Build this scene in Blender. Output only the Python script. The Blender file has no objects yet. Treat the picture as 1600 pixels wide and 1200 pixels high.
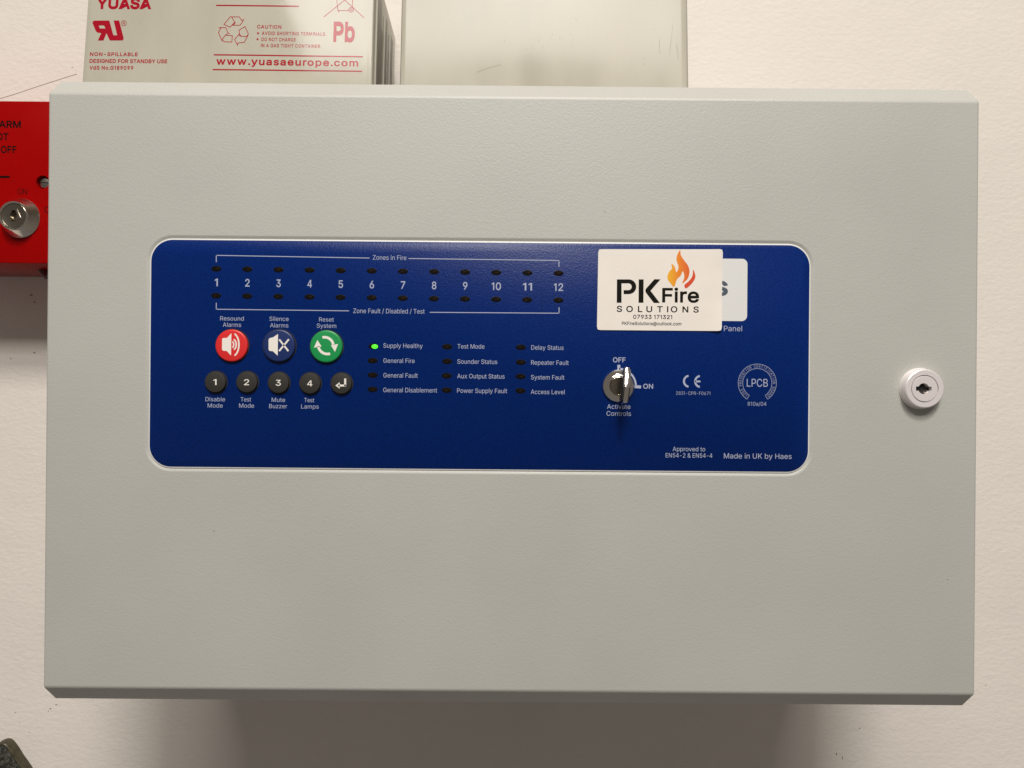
import bpy, bmesh, math, random, json
from mathutils import Vector, Matrix
random.seed(7)
sc = bpy.context.scene
COL = sc.collection
R = math.radians
MM = 0.001

# ---------------------------------------------------------------- camera
CAM = Vector((-0.00059, -0.30006, 0.00373)); YAW, PIT, ROL = -0.00173, 0.00104, -0.00857; FPX = 1150.0
def _rot():
    cy, sy, cp, sp, cr, sr = math.cos(YAW), math.sin(YAW), math.cos(PIT), math.sin(PIT), math.cos(ROL), math.sin(ROL)
    return Matrix(((cr,0,-sr),(0,1,0),(sr,0,cr))) @ Matrix(((1,0,0),(0,cp,sp),(0,-sp,cp))) @ Matrix(((cy,sy,0),(-sy,cy,0),(0,0,1)))
MR = _rot()
cam = bpy.data.cameras.new('camera'); cam.sensor_width = 36; cam.lens = 36*FPX/1600; cam.clip_start = 0.005; cam.clip_end = 50
co = bpy.data.objects.new('camera', cam); COL.objects.link(co)
r0, r1, r2 = MR[0], MR[1], MR[2]
co.matrix_world = Matrix(((r0[0],r2[0],-r1[0],CAM.x),(r0[1],r2[1],-r1[1],CAM.y),(r0[2],r2[2],-r1[2],CAM.z),(0,0,0,1)))
sc.camera = co

# ---------------------------------------------------------------- room light
WALL_Y = 0.153
w = bpy.data.worlds.new('World'); sc.world = w; w.use_nodes = True
bg = w.node_tree.nodes['Background']; bg.inputs[0].default_value = (1.0, 0.91, 0.82, 1); bg.inputs[1].default_value = 0.145
def lamp(name, x0, x1, d0, d1, h, watts, col):              # ceiling fitting: x range, distance range from the wall, height
    ld = bpy.data.lights.new(name, 'AREA'); ld.shape = 'RECTANGLE'; ld.size = x1-x0; ld.size_y = d1-d0; ld.energy = watts; ld.color = col
    lo = bpy.data.objects.new(name, ld); COL.objects.link(lo); lo.location = ((x0+x1)/2, WALL_Y-(d0+d1)/2, h)
lamp('ceiling_lamp', -0.07, 0.21, 0.92, 1.20, 1.25, 21, (1.0, 0.95, 0.88))
lamp('ceiling_light_panel', -0.56, 0.54, 1.30, 1.68, 1.25, 27, (1.0, 0.95, 0.88))
sc.view_settings.view_transform = 'Standard'; sc.view_settings.look = 'None'
sc.view_settings.exposure = 0.0; sc.view_settings.gamma = 1.0; sc.view_settings.use_curve_mapping = False

# ---------------------------------------------------------------- helpers
def on_plane(u, v, y=0.0, frame=None):
    """photo measurement (1600x1200) -> point on a real plane of the place; frame: local XZ plane of a Matrix"""
    d = MR.transposed() @ Vector(((u-800)/FPX, 1.0, -(v-600)/FPX))
    if frame is None:
        t = (y - CAM.y)/d.y; p = CAM + d*t
        return p.x, p.z
    inv = frame.inverted(); a = inv @ CAM; b = inv.to_3x3() @ d
    t = (y - a.y)/b.y; p = a + b*t
    return p.x, p.z

def S(h, a=1):                                   # sRGB 0-255 -> linear
    f = lambda c: (c/255/12.92) if c/255 <= 0.04045 else ((c/255+0.055)/1.055)**2.4
    return (f(h[0]), f(h[1]), f(h[2]), a)

MATS = {}
def mat(name, col, rough=0.5, metal=0.0, spec=0.5, bump=None, var=None, emis=None, coat=0, rv=(0.85,1.15)):
    """bump=(scale, distance_m, stretch, detail); var=(scale, amount, stretch)"""
    m = bpy.data.materials.new(name); m.use_nodes = True; MATS[name] = m
    nt = m.node_tree; N = nt.nodes; L = nt.links; p = N['Principled BSDF']
    p.inputs['Base Color'].default_value = col; p.inputs['Roughness'].default_value = rough
    p.inputs['Metallic'].default_value = metal; p.inputs['Specular IOR Level'].default_value = spec
    p.inputs['Coat Weight'].default_value = coat
    if emis:
        p.inputs['Emission Color'].default_value = emis[0]; p.inputs['Emission Strength'].default_value = emis[1]
    tc = N.new('ShaderNodeTexCoord')
    def noise(scale, stretch, detail=3):
        mp = N.new('ShaderNodeMapping'); mp.inputs['Scale'].default_value = stretch; L.new(tc.outputs['Object'], mp.inputs[0])
        n = N.new('ShaderNodeTexNoise'); n.inputs['Scale'].default_value = scale; n.inputs['Detail'].default_value = detail
        L.new(mp.outputs[0], n.inputs['Vector']); return n
    prev = None
    for b in (bump or []):
        n = noise(b[0], b[2], b[3]); bp = N.new('ShaderNodeBump'); bp.inputs['Distance'].default_value = b[1]; bp.inputs['Strength'].default_value = 1.0
        L.new(n.outputs['Fac'], bp.inputs['Height'])
        if prev: L.new(prev.outputs[0], bp.inputs['Normal'])
        prev = bp
    if prev: L.new(prev.outputs[0], p.inputs['Normal'])
    if var:
        n = noise(var[0], var[2], 5); mr = N.new('ShaderNodeMapRange')
        mr.inputs[1].default_value = 0.3; mr.inputs[2].default_value = 0.7; mr.inputs[3].default_value = 1-var[1]; mr.inputs[4].default_value = 1+var[1]
        L.new(n.outputs['Fac'], mr.inputs[0])
        mx = N.new('ShaderNodeVectorMath'); mx.operation = 'MULTIPLY'; mx.inputs[0].default_value = col[:3]
        L.new(mr.outputs[0], mx.inputs[1]); L.new(mx.outputs[0], p.inputs['Base Color'])
        mr2 = N.new('ShaderNodeMapRange'); mr2.inputs[3].default_value = max(0, rough*rv[0]); mr2.inputs[4].default_value = min(1, rough*rv[1])
        L.new(n.outputs['Fac'], mr2.inputs[0]); L.new(mr2.outputs[0], p.inputs['Roughness'])
    return m

wall_m  = mat('wall_paint', (0.81,0.757,0.70,1), 0.62, spec=0.35, bump=[(420,0.00026,(0.6,1,1.0),4),(70,0.0003,(0.8,1,1.2),3),(900,0.00006,(1,1,1),2)], var=(14,0.025,(1,1,1)))
mark_m  = mat('wall_mark', (0.30,0.24,0.19,1), 0.8)
grey_m  = mat('grey_powder_coat', (0.455,0.454,0.422,1), 0.50, spec=1.0, bump=[(1500,0.00007,(1,1,1),2),(480,0.00002,(1,1,1),2)], var=(16,0.022,(1,1,1)), rv=(0.75,1.4))
dark_m  = mat('dark_gap', (0.012,0.012,0.012,1), 0.7)
blue_m  = mat('blue_overlay', (0.0001,0.0175,0.138,1), 0.36, spec=0.20, bump=[(1500,0.00009,(1,1,1),2),(500,0.00002,(1,1,1),2)], var=(1300,0.16,(1,1,1)))
print_m = mat('white_print', (0.40,0.44,0.58,1), 0.45, bump=[(1700,0.00004,(1,1,1),2)])
print_dim_m = mat('thin_white_print', (0.30,0.34,0.48,1), 0.45)
white_m = mat('white_icon_print', (0.86,0.82,0.76,1), 0.5)
plate_m = mat('white_logo_field', (0.74,0.74,0.73,1), 0.42, bump=[(1700,0.00005,(1,1,1),2)])
slate_m = mat('slate_print', (0.075,0.095,0.125,1), 0.45)
led_m   = mat('dark_led_window', (0.004,0.003,0.002,1), 0.3, spec=0.25, bump=[(1700,0.00012,(1,1,1),2)])
ledin_m = mat('led_amber_off', (0.022,0.010,0.004,1), 0.3, spec=0.3)
green_led_m = mat('green_led_lit', (0.02,0.4,0.02,1), 0.4, emis=((0.10,1.0,0.02,1), 1.3))
red_b   = mat('red_button', (0.70,0.022,0.024,1), 0.42, bump=[(1500,0.00003,(1,1,1),2)])
blue_b  = mat('blue_button', (0.006,0.024,0.125,1), 0.42, bump=[(1500,0.00003,(1,1,1),2)])
green_b = mat('green_button', (0.006,0.29,0.075,1), 0.42, bump=[(1500,0.00003,(1,1,1),2)])
black_b = mat('black_button', (0.028,0.026,0.023,1), 0.48, bump=[(1500,0.00003,(1,1,1),2)])
chrome_m= mat('chrome', (0.82,0.78,0.72,1), 0.10, metal=1.0, bump=[(900,0.00001,(1,1,1),2)])
dchrome_m=mat('worn_chrome', (0.36,0.32,0.26,1), 0.24, metal=1.0, bump=[(1400,0.00004,(1,1,1),2)])
satin_m = mat('satin_nickel', (0.90,0.845,0.85,1), 0.36, metal=0.35, bump=[(1500,0.00001,(0.2,1,1),2)])
keyblk_m= mat('dark_key_reflection', (0.025,0.022,0.020,1), 0.5, bump=[(900,0.00006,(1,1,1),2)])  # dark reflection of the metal key put into the colour
red_m   = mat('red_gloss_plastic', (0.33,0.0006,0.0006,1), 0.25, spec=0.15, bump=[(30,0.0001,(1,1,1),2)], var=(60,0.03,(1,1,1)))
black_p = mat('black_print', (0.004,0.003,0.003,1), 0.6, spec=0.08)
cardk_m = mat('card_black_ink', (0.008,0.007,0.005,1), 0.6, spec=0.1)
card_m  = mat('white_card', (0.83,0.775,0.72,1), 0.55, bump=[(900,0.00003,(1,1,1),3)], var=(120,0.015,(1,1,1)))
batt_m  = mat('grey_abs_case', (0.47,0.445,0.37,1), 0.09, spec=0.19, bump=[(16,0.00022,(1,1,0.7),2),(160,0.00001,(1,1,0.4),3)], var=(60,0.045,(1,1,0.35)))
batt2_m = mat('scuffed_abs_case', (0.465,0.44,0.37,1), 0.12, spec=0.19, bump=[(16,0.00022,(1,1,0.7),2),(160,0.00001,(1,1,0.4),3)], var=(34,0.07,(1,1,0.3)), rv=(0.4,2.6))
rib_m = mat('shaded_abs_rib', (0.33,0.31,0.26,1), 0.45, spec=0.3)  # case plastic darkened: shade in the gap between the batteries put into the colour
bred_m  = mat('crimson_print', (0.37,0.008,0.022,1), 0.1, spec=0.19)
steel_m = mat('screw_steel', (0.45,0.42,0.38,1), 0.28, metal=1.0)
dark_tube_m = mat('dark_red_tube', (0.11,0.006,0.004,1), 0.5)
rim_m   = mat('olive_brass_rim', (0.062,0.052,0.028,1), 0.42, metal=0.2, var=(300,0.25,(1,1,1)))
def speckle():
    m = mat('dark_speckled_inlay', (0.02,0.02,0.016,1), 0.55); nt = m.node_tree; N = nt.nodes; L = nt.links
    tc = N['Texture Coordinate']; n = N.new('ShaderNodeTexNoise'); n.inputs['Scale'].default_value = 620; n.inputs['Detail'].default_value = 3
    L.new(tc.outputs['Object'], n.inputs['Vector']); cr = N.new('ShaderNodeValToRGB')
    cr.color_ramp.elements[0].position = 0.42; cr.color_ramp.elements[0].color = (0.010,0.009,0.006,1)
    cr.color_ramp.elements[1].position = 0.66; cr.color_ramp.elements[1].color = (0.085,0.085,0.07,1)
    L.new(n.outputs['Fac'], cr.inputs[0]); L.new(cr.outputs[0], N['Principled BSDF'].inputs['Base Color'])
    b = N.new('ShaderNodeBump'); b.inputs['Distance'].default_value = 0.0006; L.new(n.outputs['Fac'], b.inputs['Height']); L.new(b.outputs[0], N['Principled BSDF'].inputs['Normal'])
    return m
speck_m = speckle()
def flame_mat():
    m = mat('flame_ink', (0.8,0.3,0.02,1), 0.55); nt = m.node_tree; N = nt.nodes; L = nt.links
    tc = N['Texture Coordinate']; sp = N.new('ShaderNodeSeparateXYZ'); L.new(tc.outputs['Object'], sp.inputs[0])
    mr = N.new('ShaderNodeMapRange'); mr.inputs[1].default_value = -.0044; mr.inputs[2].default_value = .0044; L.new(sp.outputs[0], mr.inputs[0])
    cr = N.new('ShaderNodeValToRGB'); e = cr.color_ramp.elements
    e[0].position = 0.05; e[0].color = (0.83,0.42,0.012,1); e[1].position = 0.95; e[1].color = (0.72,0.12,0.012,1)
    x = e.new(0.5); x.color = (0.80,0.23,0.006,1)
    L.new(mr.outputs[0], cr.inputs[0]); L.new(cr.outputs[0], N['Principled BSDF'].inputs['Base Color']); return m
flame_m = flame_mat()
flame_red_m = mat('flame_red_ink', (0.66,0.062,0.012,1), 0.55)

def thing(name, loc, label, cat, group=None):
    o = bpy.data.objects.new(name, None); o.empty_display_size = 0.02; COL.objects.link(o); o.location = loc
    o['label'] = label; o['category'] = cat
    if group: o['group'] = group
    return o
def world_of(o):
    m = Matrix.LocRotScale(o.location, o.rotation_euler, o.scale)
    return m if o.parent is None else world_of(o.parent) @ o.matrix_parent_inverse @ m
def link(name, me, material, parent=None, label=None, smooth=None):
    """one mesh in world coordinates -> object with its origin at its centre"""
    if smooth is not None:
        for p in me.polygons: p.use_smooth = True
        me.set_sharp_from_angle(angle=R(smooth))
    xs = [v.co for v in me.vertices]
    c = Vector([(min(p[i] for p in xs)+max(p[i] for p in xs))/2 for i in range(3)])
    me.transform(Matrix.Translation(-c))
    me.materials.clear(); me.materials.append(material); me.name = name
    o = bpy.data.objects.new(name, me); COL.objects.link(o); o.location = c
    if parent is not None:
        o.parent = parent; o.matrix_parent_inverse = world_of(parent).inverted()
    if label: o['label'] = label
    return o
def twin(src, c, parent=None):
    o = src.copy(); COL.objects.link(o); o.location = c
    if parent is not None: o.parent = parent; o.matrix_parent_inverse = world_of(parent).inverted()
    return o
def bm_mesh(bm):
    bmesh.ops.recalc_face_normals(bm, faces=bm.faces[:])
    me = bpy.data.meshes.new('m'); bm.to_mesh(me); bm.free(); return me
def box(x0, x1, y0, y1, z0, z1, bev=0.0, seg=3):
    bm = bmesh.new(); bmesh.ops.create_cube(bm, size=1)
    for v in bm.verts:
        v.co = Vector((x0 if v.co.x < 0 else x1, y0 if v.co.y < 0 else y1, z0 if v.co.z < 0 else z1))
    if bev: bmesh.ops.bevel(bm, geom=bm.edges[:], offset=bev, segments=seg, affect='EDGES', profile=0.5)
    return bm_mesh(bm)
def lathe(cx, cz, prof, n=48, rx=1.0, rz=1.0, cap0=True, cap1=True):
    """prof: (radius, y) pairs, axis along Y"""
    bm = bmesh.new(); rings = []
    for r, y in prof:
        rings.append([bm.verts.new((cx+r*rx*math.cos(2*math.pi*k/n), y, cz+r*rz*math.sin(2*math.pi*k/n))) for k in range(n)])
    for a, b in zip(rings, rings[1:]):
        for k in range(n): bm.faces.new((a[k], a[(k+1)%n], b[(k+1)%n], b[k]))
    if cap0: bm.faces.new(rings[0])
    if cap1: bm.faces.new(rings[-1])
    return bm_mesh(bm)
def rrect(x0, x1, z0, z1, r, n=10):
    pts = []
    for cx, cz, a0 in ((x1-r,z1-r,0),(x0+r,z1-r,90),(x0+r,z0+r,180),(x1-r,z0+r,270)):
        for k in range(n+1):
            a = R(a0+90*k/n); pts.append((cx+r*math.cos(a), cz+r*math.sin(a)))
    return pts
def loops(ls):
    """ls: list of (points2d, y) stacked and capped"""
    bm = bmesh.new(); rings = [[bm.verts.new((p[0], y, p[1])) for p in pts] for pts, y in ls]
    n = len(rings[0])
    for a, b in zip(rings, rings[1:]):
        for k in range(n): bm.faces.new((a[k], a[(k+1)%n], b[(k+1)%n], b[k]))
    bm.faces.new(rings[0]); bm.faces.new(rings[-1])
    return bm_mesh(bm)
def cut(me, *cutters):
    o = bpy.data.objects.new('tmp', me); COL.objects.link(o); cs = []
    for c in cutters:
        q = bpy.data.objects.new('tmpc', c); COL.objects.link(q); cs.append(q)
        md = o.modifiers.new('b', 'BOOLEAN'); md.object = q; md.operation = 'DIFFERENCE'; md.solver = 'EXACT'
    dg = bpy.context.evaluated_depsgraph_get(); out = bpy.data.meshes.new_from_object(o.evaluated_get(dg))
    for q in cs + [o]: bpy.data.objects.remove(q)
    return out
def fill2d(polys):
    """closed 2D outlines (holes allowed) -> flat mesh in XY"""
    c = bpy.data.curves.new('c', 'CURVE'); c.dimensions = '2D'; c.fill_mode = 'BOTH'
    for pl in polys:
        s = c.splines.new('POLY'); s.points.add(len(pl)-1); s.use_cyclic_u = True
        for q, p in zip(s.points, pl): q.co = (p[0]*100, p[1]*100, 0, 1)
    o = bpy.data.objects.new('c', c); COL.objects.link(o)
    dg = bpy.context.evaluated_depsgraph_get(); me = bpy.data.meshes.new_from_object(o.evaluated_get(dg))
    bpy.data.objects.remove(o); bpy.data.curves.remove(c)
    for v in me.vertices: v.co = v.co/100
    return me
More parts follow.
